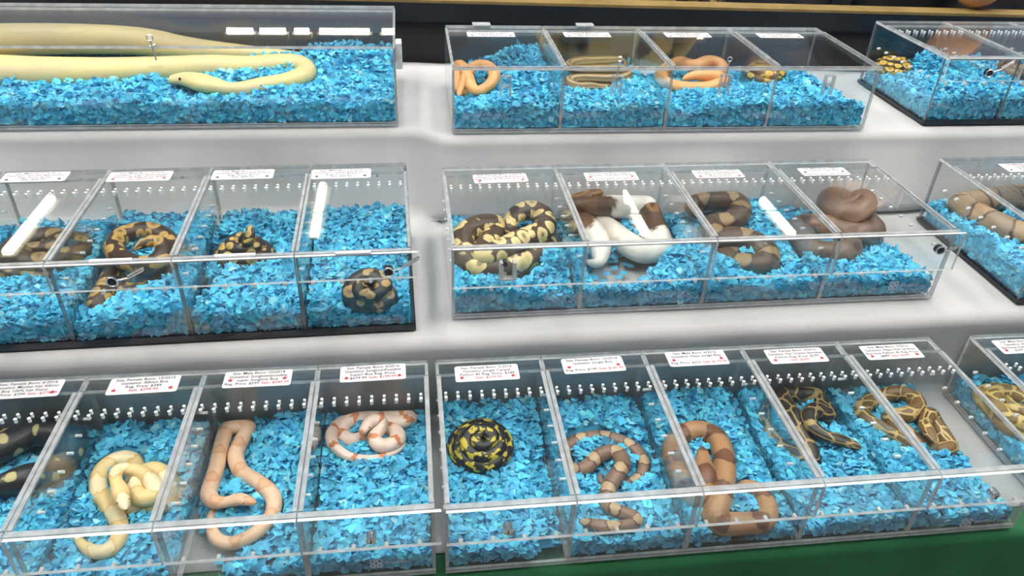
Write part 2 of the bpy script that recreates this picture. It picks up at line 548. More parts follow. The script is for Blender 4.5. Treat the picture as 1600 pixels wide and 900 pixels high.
def make_case(key, label, corner, anchor_right, n, wd, D, H, yaw, base, flange, dark=False, seps=True, holes=True):
    """corner: front-left (or front-right) corner on the table, world"""
    L = n * wd
    DV = .0075 if base == T3 else .006
    RW = .0055 if base == T3 else (.0042 if flange else .003)
    o = empty('display_case', (0, 0, 0), yaw)
    R = Matrix.Rotation(yaw, 4, 'Z')
    off = R @ Vector((-L if anchor_right else 0, 0, 0))
    o.location = (corner[0] + off.x, corner[1] + off.y, base)
    tag(o, label, 'display case', 'acrylic display cases')
    E = M['edge_dark'] if dark else M['edge']
    mats = [M['clear'], E, M['edge_lit'], M['rail']]
    if dark:
        MB().box((-.002, -.002, 0), (L + .002, D + .002, .0062)).box((-.002, -.0022, .0), (L + .002, -.0002, .011)).build('base_panel', M['base_black'], o)
    else:
        MB().box((0, 0, 0), (L, D, .005), 0, 1).build('base_panel', mats, o)
    zb = .0062
    MB().box((0, 0, zb), (L, TH, H), 0, 1).build('front_panel', mats, o)
    MB().box((0, D - TH, zb), (L, D, H), 0, 1).build('back_panel', mats, o)
    e = .0004
    for x in (0, L - TH):
        s = MB().box((x, TH + e, zb), (x + TH, D - TH - e, H), 0, 1).build('side_panel', mats, o)
        if holes:
            hm = MB()
            for j in range(7):
                hm.tube((x - .0006, D * (.14 + .12 * j), H * .66), (x + TH + .0006, D * (.14 + .12 * j), H * .66), .0026, 8)
            h = hm.build('vent_holes', M['hole'], s)
            h['kind'] = 'stuff'
    if seps:
        for i in range(1, n):
            x = i * wd
            d = MB().box((x - DV / 2, TH + e, zb), (x + DV / 2, D - TH - e, H - .001), 0, 1).build('divider', mats, o)
            if holes:
                hm = MB()
                for j in range(7):
                    hm.tube((x - DV / 2 - .0003, D * (.14 + .12 * j), H * .66), (x + DV / 2 + .0003, D * (.14 + .12 * j), H * .66), .0024, 9)
                h = hm.build('vent_holes', M['hole'], d)
                h['kind'] = 'stuff'
    lids = []
    for i in range(n if seps else 1):
        x0, x1 = (i * wd, (i + 1) * wd) if seps else (0, L)
        gp = .0011
        lm = MB()
        lm.box((x0 + gp, -.006, H + .0004), (x1 - gp, D - .036, H + .0054), 0, 2)
        if n > 1 and seps:
            for xa in (x0 + gp, x1 - gp - RW):
                lm.box((xa, .004, H + .0056), (xa + RW, D - .04, H + .0072), 3)
            lm.box((x0 + gp, -.006, H + .0056), (x1 - gp, -.006 + RW * 1.5, H + .0072), 3)
        if flange:
            xr = x1 - gp + (.009 if i == n - 1 else 0)
            lm.box((x0 + gp, -.0062 - TH, H - flange), (xr, -.0062, H + .0054), 0, 2)
        lid = lm.build('lid', mats, o)
        lids.append(lid)
        MB().box((x0 + gp, D - .035, H + .0004), (x1 - gp, D, H + .0054), 0, 2).build('fixed_top_strip', mats, o)
        if holes:
            hm = MB()
            nn = max(2, int((x1 - x0 - .02) / .0155))
            for j in range(nn):
                hx = x0 + .012 + (x1 - x0 - .024) * j / (nn - 1)
                for q, rr in ((0, .0024), (.0095, .0021)):
                    hm.tube((hx, D - .088 + q, H - .0002), (hx, D - .088 + q, H + .0062), rr, 8)
            h = hm.build('vent_holes', M['hole'], lid)
            h['kind'] = 'stuff'
        if holes and flange:
            hm = MB()
            nf = max(2, int((x1 - x0 - .02) / .034))
            for j in range(nf):
                hx = x0 + .02 + (x1 - x0 - .04) * j / max(1, nf - 1)
                hm.tube((hx, -.0012, H - flange - .009), (hx, TH + .0008, H - flange - .009), .0030, 9)
            h = hm.build('vent_holes', M['hole'], [c for c in o.children if c.name.startswith('front_panel')][0])
            h['kind'] = 'stuff'
    CASES[key] = dict(o=o, n=n, w=wd, D=D, H=H, yaw=yaw, base=base, L=L, lids=lids, flange=flange, snakes={}, R=R, zb=.0062)
    return o


def loc2w(k, p):
    c = CASES[k]
    return np.array((c['R'] @ Vector(p)) + Vector(c['o'].location))


def w2loc(k, P):
    c = CASES[k]
    return np.array(c['R'].inverted() @ (Vector([float(a) for a in P]) - Vector(c['o'].location)))


r_ = math.radians
make_case('B3R', 'clear case with the black and yellow coiled snake in its end compartment', (.0273, .6533), False, 5, .165, .2906, .1243, r_(-.18), T3, .056)
make_case('B3L', 'clear case with the cream snake and the peach snakes, on the lowest step', (.0147, .6544), True, 5, .165, .2870, .127, r_(-.31), T3, .056)
make_case('B2L', 'black based case with the balled python in its end compartment', (-.0016, .9770), True, 5, .165, .303, .139, r_(.79), T2, .038, dark=True)
make_case('B2R', 'clear four compartment case holding the white and brown pied python', (.0574, .9994), False, 4, .206, .2844, .1275, r_(.12), T2, .064)
make_case('B1R', 'clear four compartment case with the orange snakes on the top step', (.0821, 1.3779), False, 4, .206, .2816, .1210, r_(-.41), T1, 0, holes=False)
make_case('B1L', 'wide undivided case holding the large pale yellow python', (-.018, 1.420), True, 4, .22, .29, .147, 0, T1, 0, seps=False, holes=False)
make_case('B1RR', 'black based case with the small yellow and black coiled snake', (1.050, 1.393), False, 3, .165, .27, .134, 0, T1, .04, dark=True)
make_case('B2RR', 'black based case with the tan boa pressed along its end wall', (1.024, .975), False, 2, .206, .303, .130, r_(.3), T2, .038, dark=True)
make_case('B3RR', 'clear case holding one brown netted python', (.925, .650), False, 2, .165, .29, .1243, r_(-.3), T3, .056)
CASES['B3RR']['o']['label'] = 'clear case beyond the bare floored compartment, holding a golden netted python'


# ------------------------------------------------------------------ snakes
def catmull(P, n=14):
    P = np.asarray(P, float)
    P = np.vstack([2 * P[0] - P[1], P, 2 * P[-1] - P[-2]])
    out = []
    for i in range(1, len(P) - 2):
        p0, p1, p2, p3 = P[i - 1:i + 3]
        for s in np.linspace(0, 1, n, endpoint=False):
            out.append(.5 * ((2 * p1) + (-p0 + p2) * s + (2 * p0 - 5 * p1 + 4 * p2 - p3) * s * s + (-p0 + 3 * p1 - 3 * p2 + p3) * s ** 3))
    out.append(P[-2])
    return np.array(out)


def build_snake(name, label, key, comp, P, r, mat, group=None, head=True, eye='eye', pied=None, grow=.2, tail=.3, neck=.6, head_scale=1.25):
    """P: world points head to tail, r: greatest radius in metres"""
    c = CASES[key]
    raw = np.asarray(P, float)
    C = catmull(raw[:, :3])
    wpied = None
    d = np.linalg.norm(np.diff(C, axis=0), axis=1)
    s = np.concatenate([[0], np.cumsum(d)])
    Ltot = s[-1]
    step = max(.0028, min(.005, r * .4))
    n = int(Ltot / step)
    ss = np.linspace(0, Ltot, n)
    C = np.stack([np.interp(ss, s, C[:, i]) for i in range(3)], -1)
    f = ss / Ltot
    Lh = 2.9 * r * head_scale
    body = np.interp(f, [0, .03, grow, 1 - tail, 1 - tail * .45, 1 - tail * .12, 1], [neck, neck, 1, 1, .80, .38, .12]) if head else np.interp(f, [0, .02, .10, 1 - tail, 1 - tail * .45, 1 - tail * .12, 1], [.1, .5, .95, 1, .80, .38, .12])
    rw = r * body
    rh = rw * .93
    if head:
        tt = ss / Lh
        hs = head_scale
        hw = r * hs * np.interp(tt, [0, .05, .2, .45, .72, 1.0, 1.3], [.10, .34, .46, .60, .74, .60, neck / hs])
        hh = r * hs * np.interp(tt, [0, .05, .2, .45, .72, 1.0, 1.3], [.08, .24, .34, .44, .48, .47, neck * .93 / hs])
        k = smoothstep(tt, 1.0, 1.5)
        rw = hw * (1 - k) + rw * k
        rh = hh * (1 - k) + rh * k
    # keep inside the compartment, above the floor
    lo = np.array([w2loc(key, q) for q in C])
    if comp is not None:
        x0, x1 = (comp * c['w'], (comp + 1) * c['w']) if len(c['lids']) > 1 else (0, c['L'])
        lo[:, 0] = np.clip(lo[:, 0], x0 + .006 + rw, x1 - .006 - rw)
        lo[:, 1] = np.clip(lo[:, 1], .006 + rw, c['D'] - .007 - rw)
        lo[:, 2] = np.clip(lo[:, 2], .0075 + rh, c['H'] - .004 - rh)
        for _ in range(3):
            lo[1:-1] = (lo[:-2] + 2 * lo[1:-1] + lo[2:]) / 4
    T = np.gradient(lo, axis=0)
    T /= np.linalg.norm(T, axis=1)[:, None] + 1e-9
    Th = T.copy()
    Th[:, 2] *= .6
    S = np.cross(np.array([0, 0, 1.0]), Th)
    ln = np.linalg.norm(S, axis=1)
    for i in range(len(S)):
        if ln[i] < .15 and i:
            S[i] = S[i - 1]
    S /= np.linalg.norm(S, axis=1)[:, None] + 1e-9
    N = np.cross(T, S)
    seg = 14
    V = []
    for j in range(seg + 1):
        a = 2 * math.pi * j / seg - math.pi / 2          # starts and ends at the belly
        ca, sa = math.cos(a), math.sin(a)
        if sa < 0:
            sa *= .82
        V.append(lo + S * (rw * ca)[:, None] + N * (rh * sa)[:, None])
    V = np.stack(V, 1)                                   # n, seg+1, 3
    org = lo.mean(0).copy()
    org[2] = max(.0062, (lo[:, 2] - rh).min())
    V -= org
    n = len(lo)
    idx = np.arange(n * (seg + 1)).reshape(n, seg + 1)
    Q = np.stack([idx[:-1, :-1], idx[:-1, 1:], idx[1:, 1:], idx[1:, :-1]], -1).reshape(-1, 4)
    o = np_mesh(name, V.reshape(-1, 3), Q, mat, None, smooth=True)
    me = o.data
    uv = me.uv_layers.new(name='UVMap')
    U = np.repeat(ss[:, None], seg + 1, 1).ravel()
    W = np.repeat(np.linspace(0, 1, seg + 1)[None], n, 0).ravel()
    li = Q.ravel()
    uv.data.foreach_set('uv', np.stack([U[li], W[li]], -1).astype(np.float32).ravel())
    a = me.attributes.new('pied', 'FLOAT', 'POINT')
    pv = np.zeros(n)
    if pied:
        wob = .012 * np.sin(np.linspace(0, 2 * math.pi, seg + 1) * 3)
        pv2 = np.zeros((n, seg + 1))
        for p0, p1 in pied:
            pv2 = np.maximum(pv2, ((f[:, None] + wob[None]) > p0) & ((f[:, None] + wob[None]) < p1))
        a.data.foreach_set('value', pv2.astype(np.float32).ravel())
    else:
        a.data.foreach_set('value', np.repeat(pv, seg + 1).astype(np.float32))
    o.location = Vector(loc2w(key, org))
    o.rotation_euler = (0, 0, c['yaw'])
    tag(o, label, 'snake', group)
    if head:
        i = int(np.argmin(abs(ss - Lh * .36)))
        for sg in (-1, 1):
            q = lo[i] + S[i] * rw[i] * .86 * sg + N[i] * rh[i] * .45 - org
            bm = bmesh.new()
            bmesh.ops.create_uvsphere(bm, u_segments=8, v_segments=6, radius=r * .085 * head_scale)
            bmesh.ops.translate(bm, verts=bm.verts, vec=Vector(q))
            em_ = bpy.data.meshes.new('eye')
            bm.to_mesh(em_)
            bm.free()
            link('eye', em_, M[eye], o)
    if comp is not None:
        c['snakes'].setdefault(comp, []).append((lo, rw, rh))
    return o


def trace(key, pts, wpx, h, dh=0.0):
    """pixel path with heights over the tier -> world points and radius"""
    base = CASES[key]['base']
    P, rs = [], []
    for q in pts:
        z = base + (q[2] if len(q) > 2 else h)
        w_ = onz(q[0], q[1], z)
        P.append(w_)
        rs.append(wpx / 2 * depth_of(w_) / F_PX)
    return np.array(P), float(np.mean(rs))


def coil(key, cpx, h, R, r, turns, dome=.0, tilt=0.0, squash=1.0, start=0.0, inner=.012, head_out=None, cw=1):
    base = CASES[key]['base']
    c = onz(cpx[0], cpx[1], base + h)
    n = int(turns * 14)
    P = []
    for i in range(n + 1):
        s_ = i / n
        rad = inner + (R - r - inner) * (s_ ** .8)
        a = start + cw * 2 * math.pi * turns * s_
        z = dome * (1 - s_) ** 1.2 - dome * .45
        p = np.array([rad * math.cos(a), rad * math.sin(a) * squash, z])
        ct, st_ = math.cos(tilt), math.sin(tilt)
        p = np.array([p[0], p[1] * ct - p[2] * st_, p[1] * st_ + p[2] * ct])
        P.append(c + p)
    P = np.array(P)
    if head_out is not None:
        hp = [onz(q[0], q[1], base + q[2]) for q in head_out]
        P = np.vstack([hp, P])
    return P


S_ = {}
S_['blackspot'] = skin('skin_black_spotted', 'spots', (.018, .016, .02), srgb(190, 175, 120), belly=(.10, .09, .08), scale=1.5, thr=.33)
S_['albino'] = skin('skin_albino', 'boa', srgb(226, 198, 140), srgb(236, 218, 178), line=srgb(215, 176, 110), belly=srgb(232, 210, 170), scale=.55, thr=.1)
S_['peach'] = skin('skin_peach', 'boa', srgb(226, 188, 158), srgb(218, 170, 134), line=srgb(206, 152, 116), belly=srgb(236, 205, 175), scale=.7, thr=.75)
S_['sunglow'] = skin('skin_sunglow', 'bands', srgb(232, 205, 190), srgb(200, 120, 70), belly=srgb(226, 194, 180), scale=1.15, thr=.62)
S_['jungle_carpet'] = skin('skin_jungle_carpet', 'carpet', (.014, .014, .017), srgb(206, 186, 62), belly=(.035, .035, .04), scale=.8, thr=.54)
S_['jungle_boa'] = skin('skin_jungle_boa', 'boa', srgb(136, 108, 92), srgb(190, 162, 128), line=srgb(66, 34, 30), belly=srgb(150, 122, 106), scale=.95, thr=.35)
S_['hypo_boa'] = skin('skin_hypo_boa', 'boa', srgb(170, 128, 90), srgb(112, 72, 54), line=srgb(92, 58, 44), belly=srgb(168, 126, 98), scale=.62, thr=.62)
S_['granite'] = skin('skin_granite', 'burm', (.035, .026, .022), srgb(170, 145, 95), line=(.015, .012, .012), belly=(.12, .10, .09), scale=1.0, seed=3)
S_['burmese'] = skin('skin_burmese', 'burm', srgb(124, 94, 56), srgb(206, 178, 118), line=srgb(84, 62, 38), belly=srgb(170, 158, 140), scale=.95, seed=7)
S_['burmese_b'] = skin('skin_burmese_b', 'burm', srgb(138, 110, 62), srgb(205, 180, 110), line=srgb(100, 78, 42), belly=srgb(170, 150, 120), scale=.8, seed=11)
S_['ball_dark'] = skin('skin_ball_dark', 'ball', (.022, .017, .016), srgb(170, 142, 92), line=srgb(110, 78, 58), belly=(.10, .085, .08), scale=1.75, thr=.43, seed=2)
S_['ball_olive'] = skin('skin_ball_olive', 'ball', srgb(58, 46, 36), srgb(140, 118, 76), line=srgb(80, 62, 44), belly=srgb(130, 112, 92), scale=1.45, thr=.42, seed=5)
S_['tiger'] = skin('skin_tiger', 'ball', srgb(62, 46, 34), srgb(182, 146, 84), line=srgb(70, 48, 30), belly=srgb(150, 122, 96), scale=1.35, thr=.48, seed=9)
S_['mojave'] = skin('skin_mojave', 'ball', (.035, .028, .025), srgb(196, 164, 92), line=srgb(112, 86, 50), belly=srgb(120, 105, 85), scale=2.2, thr=.44, seed=14)
S_['pastel'] = skin('skin_pastel', 'ball', srgb(84, 66, 54), srgb(222, 200, 142), line=srgb(104, 84, 62), belly=srgb(160, 140, 122), scale=1.6, thr=.50, seed=21)
S_['pied'] = skin('skin_pied', 'ball', srgb(84, 58, 38), srgb(140, 98, 52), line=srgb(60, 42, 30), belly=srgb(196, 186, 172), scale=.6, thr=.40, seed=4)
S_['brown_boa'] = skin('skin_brown_boa', 'boa', srgb(88, 70, 56), srgb(152, 128, 92), line=srgb(46, 36, 32), belly=srgb(134, 120, 106), scale=.62, thr=.45)
S_['dusk'] = skin('skin_dusk', 'spots', srgb(112, 92, 80), srgb(74, 58, 50), thr=.30, belly=srgb(132, 112, 98), scale=.8)
S_['tan_boa'] = skin('skin_tan_boa', 'boa', srgb(150, 128, 104), srgb(168, 138, 106), line=srgb(58, 46, 40), belly=srgb(150, 138, 124), scale=.5, thr=.25)
S_['ivory'] = skin('skin_ivory', 'plain', srgb(224, 206, 142), srgb(214, 196, 150), belly=srgb(206, 180, 126), scale=.3, belly_at=.26)
S_['orange'] = skin('skin_orange', 'plain', srgb(232, 172, 112), srgb(224, 158, 98), belly=srgb(240, 196, 148), scale=.6)
S_['striped'] = skin('skin_striped', 'stripes', srgb(112, 92, 62), srgb(172, 148, 104), belly=srgb(150, 126, 98), scale=.8, thr=.1)
S_['yelblk'] = skin('skin_yellow_black', 'ball', (.05, .035, .025), srgb(205, 168, 66), line=(.06, .04, .03), belly=srgb(150, 120, 70), scale=2.0, thr=.47, seed=6)
S_['greybrown'] = skin('skin_grey_brown', 'boa', srgb(132, 112, 98), srgb(92, 72, 60), line=srgb(60, 46, 40), belly=srgb(150, 132, 118), scale=.9, thr=.4)


def traced(name, label, key, comp, pts, wpx, h, mat, **kw):
    P, r = trace(key, pts, wpx, h)
    return build_snake(name, label, key, comp, P, r, S_[mat], **kw)


# lowest row, left case (compartments counted from its left end)
traced('snake', 'black snake with cream spots at the far end of the lowest case', 'B3L', 1,
       [(-40, 765), (0, 758, .05), (40, 748, .05), (70, 742), (100, 720), (112, 690, .045), (95, 668, .05), (50, 676, .055), (5, 700, .055), (-50, 725, .05),
        (-90, 700), (-60, 660), (0, 668, .035), (60, 640, .04), (100, 648, .04), (118, 672, .035), (105, 712, .03), (60, 722, .03)], 50, .04, 'blackspot', head=False)
traced('snake', 'cream albino boa coiled with its head on its own loops', 'B3L', 2,
       [(197, 797, .062), (193, 783, .062), (187, 765, .064), (180, 748, .066), (184, 734, .062), (202, 733, .058), (222, 738, .056), (236, 752, .052),
        (246, 770, .046), (228, 780, .046), (212, 772, .044), (216, 754, .046), (232, 734, .044), (252, 738, .04), (264, 758, .036), (258, 782, .032), (226, 790, .03), (206, 786, .028),
        (222, 762, .028), (258, 748, .028), (272, 762, .026), (262, 788, .024), (225, 796, .022), (200, 790, .022), (214, 730, .03), (196, 716, .034),
        (172, 724, .034), (156, 742, .032), (155, 766, .03), (168, 790, .03), (184, 812, .03), (187, 838, .034), (174, 858, .034), (152, 864, .034), (128, 850, .026), (113, 826, .02)], 29, .03, 'albino', eye='eye_red', tail=.2, grow=.2)
traced('snake', 'long peach boa stretched out in two tall bends', 'B3L', 3,
       [(400, 787, .05), (390, 783, .05), (370, 780, .045), (350, 786, .038), (333, 784, .034), (325, 770, .032), (332, 750, .03), (341, 720, .03), (338, 690, .03), (343, 668, .03),
        (366, 655, .032), (390, 664, .032), (378, 688, .032), (368, 713, .032), (378, 738, .032), (405, 755, .034), (427, 776, .034), (426, 803, .03), (403, 831, .024),
        (362, 850, .018), (335, 838, .016), (331, 806, .018), (352, 776, .02), (382, 768, .02)], 26, .03, 'peach', eye='eye_red', tail=.35, grow=.12)
traced('snake', 'pale pink boa with orange tail bands, coiled loosely', 'B3L', 4,
       [(564, 679, .062), (570, 668, .064), (583, 656, .066), (600, 657, .062), (594, 672, .056), (583, 684, .052), (595, 698, .048), (616, 694, .046), (622, 680, .044), (604, 670, .04),
        (576, 682, .036), (552, 690, .03), (533, 680, .03), (540, 662, .034), (575, 652, .036), (612, 660, .036), (634, 660, .034), (643, 648, .034), (630, 638, .034), (592, 640, .034), (552, 650, .03), (526, 666, .036),
        (517, 684, .040), (526, 702, .042), (549, 715, .042), (578, 717, .042), (607, 712, .042), (629, 698, .042), (633, 682, .042)], 26, .03, 'sunglow', eye='eye_red', tail=.55, grow=.16)
# lowest row, right case
build_snake('snake', 'black and yellow jungle python wound into one tight disc', 'B3R', 0,
            coil('B3R', (752, 692), .052, .055, .0105, 3.5, dome=.034, tilt=r_(14), squash=.95, start=1.0, inner=.004), .0122, S_['jungle_carpet'], head=True, tail=.2, grow=.1)
traced('snake', 'brown boa with tan saddles reaching its head towards the front', 'B3R', 1,
       [(906, 814, .040), (925, 819, .040), (950, 823, .038), (985, 820, .035), (998, 811, .034), (975, 802, .034), (952, 793, .036), (948, 772, .036), (958, 750, .040), (974, 726, .044), (962, 706, .042), (936, 712, .036), (912, 734, .028),
        (890, 734, .026), (881, 710, .026), (900, 690, .028), (942, 683, .028), (985, 697, .028), (1006, 722, .026), (999, 746, .024), (968, 757, .022), (936, 752, .02), (950, 730, .018)], 26, .03, 'jungle_boa', tail=.4, grow=.28)
traced('snake', 'thick tan boa with brown saddles curled in two big loops', 'B3R', 2,
       [(1098, 698, .05), (1098, 718, .054), (1102, 748, .056), (1088, 778, .04), (1060, 766, .03), (1048, 728, .028), (1056, 690, .03), (1084, 673, .034), (1116, 682, .038), (1130, 710, .042), (1130, 748, .044), (1122, 788, .040), (1112, 812, .034),
        (1138, 826, .026), (1176, 828, .026), (1200, 806, .028), (1192, 774, .03), (1166, 756, .032), (1140, 772, .022)], 38, .03, 'hypo_boa', tail=.25, grow=.16, head=False)
traced('snake', 'dark snake with thin tan lines and its striped head held out', 'B3R', 3,
       [(1346, 700, .052), (1330, 694, .052), (1312, 687, .052), (1288, 681, .052), (1268, 668, .052), (1262, 652, .050), (1278, 640, .04), (1292, 650, .034), (1292, 628, .03), (1280, 604, .03), (1250, 598, .034), (1226, 604, .036),
        (1224, 626, .040), (1238, 648, .042), (1250, 674, .04), (1263, 702, .032), (1268, 722, .024), (1240, 712, .02), (1208, 688, .02), (1192, 655, .02), (1204, 625, .02), (1240, 622, .018)], 28, .03, 'granite', tail=.3, grow=.14, head_scale=1.15)
traced('snake', 'golden brown netted python curled beside a bare patch of floor', 'B3R', 4,
       [(1464, 693, .052), (1456, 682, .052), (1446, 664, .05), (1452, 648, .042), (1474, 656, .034), (1490, 676, .03), (1486, 698, .026), (1462, 704, .026), (1432, 690, .028), (1404, 668, .032), (1388, 650, .036), (1408, 650, .042), (1430, 642, .044), (1432, 626, .042), (1408, 614, .04), (1376, 620, .038),
        (1352, 632, .036), (1346, 648, .034), (1368, 664, .034), (1398, 682, .03), (1428, 700, .022), (1395, 698, .018), (1365, 682, .018)], 27, .03, 'burmese', tail=.3, grow=.14)
build_snake('snake', 'golden netted python coiled inside the last low case past the bare floor', 'B3RR', 0,
            coil('B3RR', (1586, 636), .046, .070, .014, 2.4, dome=.026, start=2.2, inner=.014), .0158, S_['burmese_b'], head=True, tail=.2)
# middle row, left case
build_snake('snake', 'olive brown python bunched in the left end of the black based case', 'B2L', 1,
            coil('B2L', (66, 392), .056, .090, .019, 2.3, dome=.030, squash=.80, start=3.6, inner=.016), .0215, S_['ball_olive'], head=False)
traced('snake', 'tan tiger patterned python heaped up with one loop near the front', 'B2L', 2,
       [(208, 392, .085), (222, 382, .088), (244, 376, .088), (258, 390, .08), (246, 410, .072), (214, 414, .066), (186, 400, .066), (176, 380, .066), (196, 366, .066), (232, 360, .062), (262, 374, .055), (268, 402, .046), (256, 436, .034), (222, 456, .026), (188, 452, .026),
        (178, 424, .034), (168, 408, .036), (152, 436, .034), (130, 462, .034), (132, 482, .03), (158, 480, .026), (190, 466, .02)], 33, .04, 'tiger', tail=.10, head=False)
build_snake('snake', 'small dark and yellow python with its dark head raised above the coil', 'B2L', 3,
            coil('B2L', (381, 390), .056, .056, .0105, 3.0, dome=.034, squash=.85, start=.4, inner=.010, head_out=[(391, 352, .104), (391, 362, .098), (390, 374, .086), (386, 380, .078)]), .0122, S_['mojave'], head=True, head_scale=1.25, tail=.25)
build_snake('snake', 'dark python with tan blotches wound into a round ball', 'B2L', 4,
            coil('B2L', (577, 452), .056, .047, .0140, 2.05, dome=.030, tilt=r_(24), start=.2, inner=.005), .0172, S_['ball_dark'], head=True, tail=.2, grow=.1)
# middle row, right case
traced('snake', 'yellow and brown pastel python with bold keyhole marks', 'B2R', 0,
       [(806, 372, .04), (796, 356, .055), (806, 336, .062), (832, 330, .062), (854, 342, .058), (846, 362, .056), (812, 376, .056), (776, 394, .05), (752, 400, .044), (768, 372, .04), (778, 354, .045), (756, 352, .052), (732, 360, .052), (718, 380, .046), (718, 402, .036),
        (742, 418, .028), (790, 416, .028), (836, 400, .028), (858, 382, .028), (850, 362, .026), (820, 352, .022)], 39, .04, 'pastel', tail=.2, head=False)
traced('snake', 'white python with brown patches, the pied one', 'B2R', 1,
       [(942, 300, .082), (930, 302, .082), (910, 305, .076), (894, 312, .07), (908, 322, .066), (936, 324, .062), (966, 322, .058), (1000, 312, .056), (1034, 324, .054), (1050, 350, .046), (1034, 384, .034), (1004, 396, .028), (972, 380, .026), (945, 360, .026), (915, 345, .034),
        (908, 348, .04), (926, 362, .044), (938, 386, .036), (934, 412, .026), (915, 408, .02)], 42, .04, 'pied', pied=[(.19, .345), (.47, .74), (.85, 1.05)], tail=.2, grow=.2, head_scale=.9)
traced('snake', 'dark olive boa with oval tan saddles in two stacked coils', 'B2R', 2,
       [(1100, 340, .05), (1082, 328, .056), (1098, 308, .062), (1134, 306, .062), (1156, 326, .058), (1142, 348, .054), (1112, 352, .05), (1122, 374, .046), (1152, 372, .044), (1186, 384, .04), (1200, 404, .032), (1184, 418, .026), (1152, 416, .024), (1132, 400, .026), (1158, 392, .026), (1180, 396, .024)], 40, .04, 'brown_boa', tail=.2, head=False)
traced('snake', 'plain dusky brown boa piled in thick folds', 'B2R', 3,
       [(1310, 330, .075), (1334, 316, .08), (1350, 312, .08), (1344, 328, .074), (1320, 334, .068), (1296, 322, .066), (1306, 308, .066), (1340, 330, .05), (1368, 342, .046), (1362, 362, .042), (1330, 366, .04), (1292, 356, .044), (1258, 354, .044), (1238, 366, .04),
        (1246, 386, .034), (1284, 398, .03), (1322, 396, .03), (1326, 378, .028), (1290, 374, .026)], 43, .04, 'dusk', tail=.15, head=False)
traced('snake', 'tan boa with dark outlined saddles along the end wall of its case', 'B2RR', 0,
       [(1660, 330, .06), (1620, 300, .066), (1570, 280, .066), (1526, 278, .062), (1500, 290, .056), (1494, 308, .05), (1514, 330, .048), (1556, 352, .048), (1604, 372, .046), (1650, 384, .04), (1690, 370, .03)], 44, .05, 'tan_boa', head=False, tail=.2)
# top row
traced('snake', 'large pale yellow python lying along the wide case', 'B1L', 0,
       [(263, 126, .052), (285, 124, .054), (312, 129, .054), (340, 137, .050), (372, 141, .046), (412, 134, .044), (450, 128, .046), (478, 116, .048), (470, 103, .050), (438, 101, .05), (388, 106, .05), (330, 106, .052), (265, 110, .052), (190, 114, .050), (110, 116, .050), (30, 116, .050), (-60, 112, .05),
        (-150, 96, .05), (-120, 70, .07), (-20, 56, .085), (70, 50, .09), (160, 50, .09), (240, 48, .085), (320, 46, .07), (400, 46, .06), (500, 52, .05)], 60, .05, 'ivory', eye='eye', tail=.35, grow=.46, head_scale=.92, neck=.36)
traced('snake', 'orange snake knotted into a loose pretzel', 'B1R', 0,
       [(716, 152, .036), (720, 140, .045), (728, 120, .062), (738, 106, .075), (755, 101, .08), (772, 112, .075), (768, 130, .06), (748, 144, .046), (738, 138, .05), (730, 118, .064), (718, 100, .078), (710, 112, .066), (714, 134, .046), (728, 146, .036), (756, 140, .036), (778, 128, .04)], 19, .05, 'orange', tail=.2, grow=.14, head=False)
traced('snake', 'olive brown striped python folded back and forth', 'B1R', 1,
       [(940, 142, .034), (955, 138, .036), (930, 136, .036), (900, 137, .036), (888, 128, .044), (905, 123, .048), (950, 124, .048), (976, 122, .05), (980, 112, .06), (950, 110, .062), (905, 110, .062), (888, 104, .07), (905, 97, .076), (945, 95, .078), (974, 94, .078), (978, 104, .07)], 19, .05, 'striped', tail=.2, grow=.14)
traced('snake', 'orange snake in two stacked coils beside a hooked latch', 'B1R', 2,
       [(1066, 124, .054), (1086, 118, .058), (1118, 120, .056), (1130, 126, .05), (1112, 136, .042), (1076, 138, .038), (1044, 132, .038), (1032, 118, .042), (1044, 106, .052), (1062, 98, .066), (1084, 104, .07), (1108, 96, .074), (1128, 102, .07), (1126, 114, .06), (1096, 112, .056)], 22, .05, 'orange', tail=.2, grow=.14, head=False)
build_snake('snake', 'small brown and yellow python coiled by the end divider', 'B1R', 3,
            coil('B1R', (1196, 110), .055, .052, .0105, 2.6, dome=.024, start=1.1, inner=.010), .0122, S_['yelblk'], head=True, tail=.2)
build_snake('snake', 'small yellow and black python coiled behind a heap of bedding', 'B1RR', 0,
            coil('B1RR', (1392, 98), .050, .055, .0095, 2.8, dome=.022, start=.5, inner=.010), .0115, S_['yelblk'], head=True, tail=.2)
build_snake('snake', 'grey brown boa coiled behind a chrome hook', 'B1RR', 1,
            coil('B1RR', (1588, 108), .060, .050, .0125, 2.2, dome=.02, start=.5, inner=.016), .0128, S_['greybrown'], head=True, tail=.2)


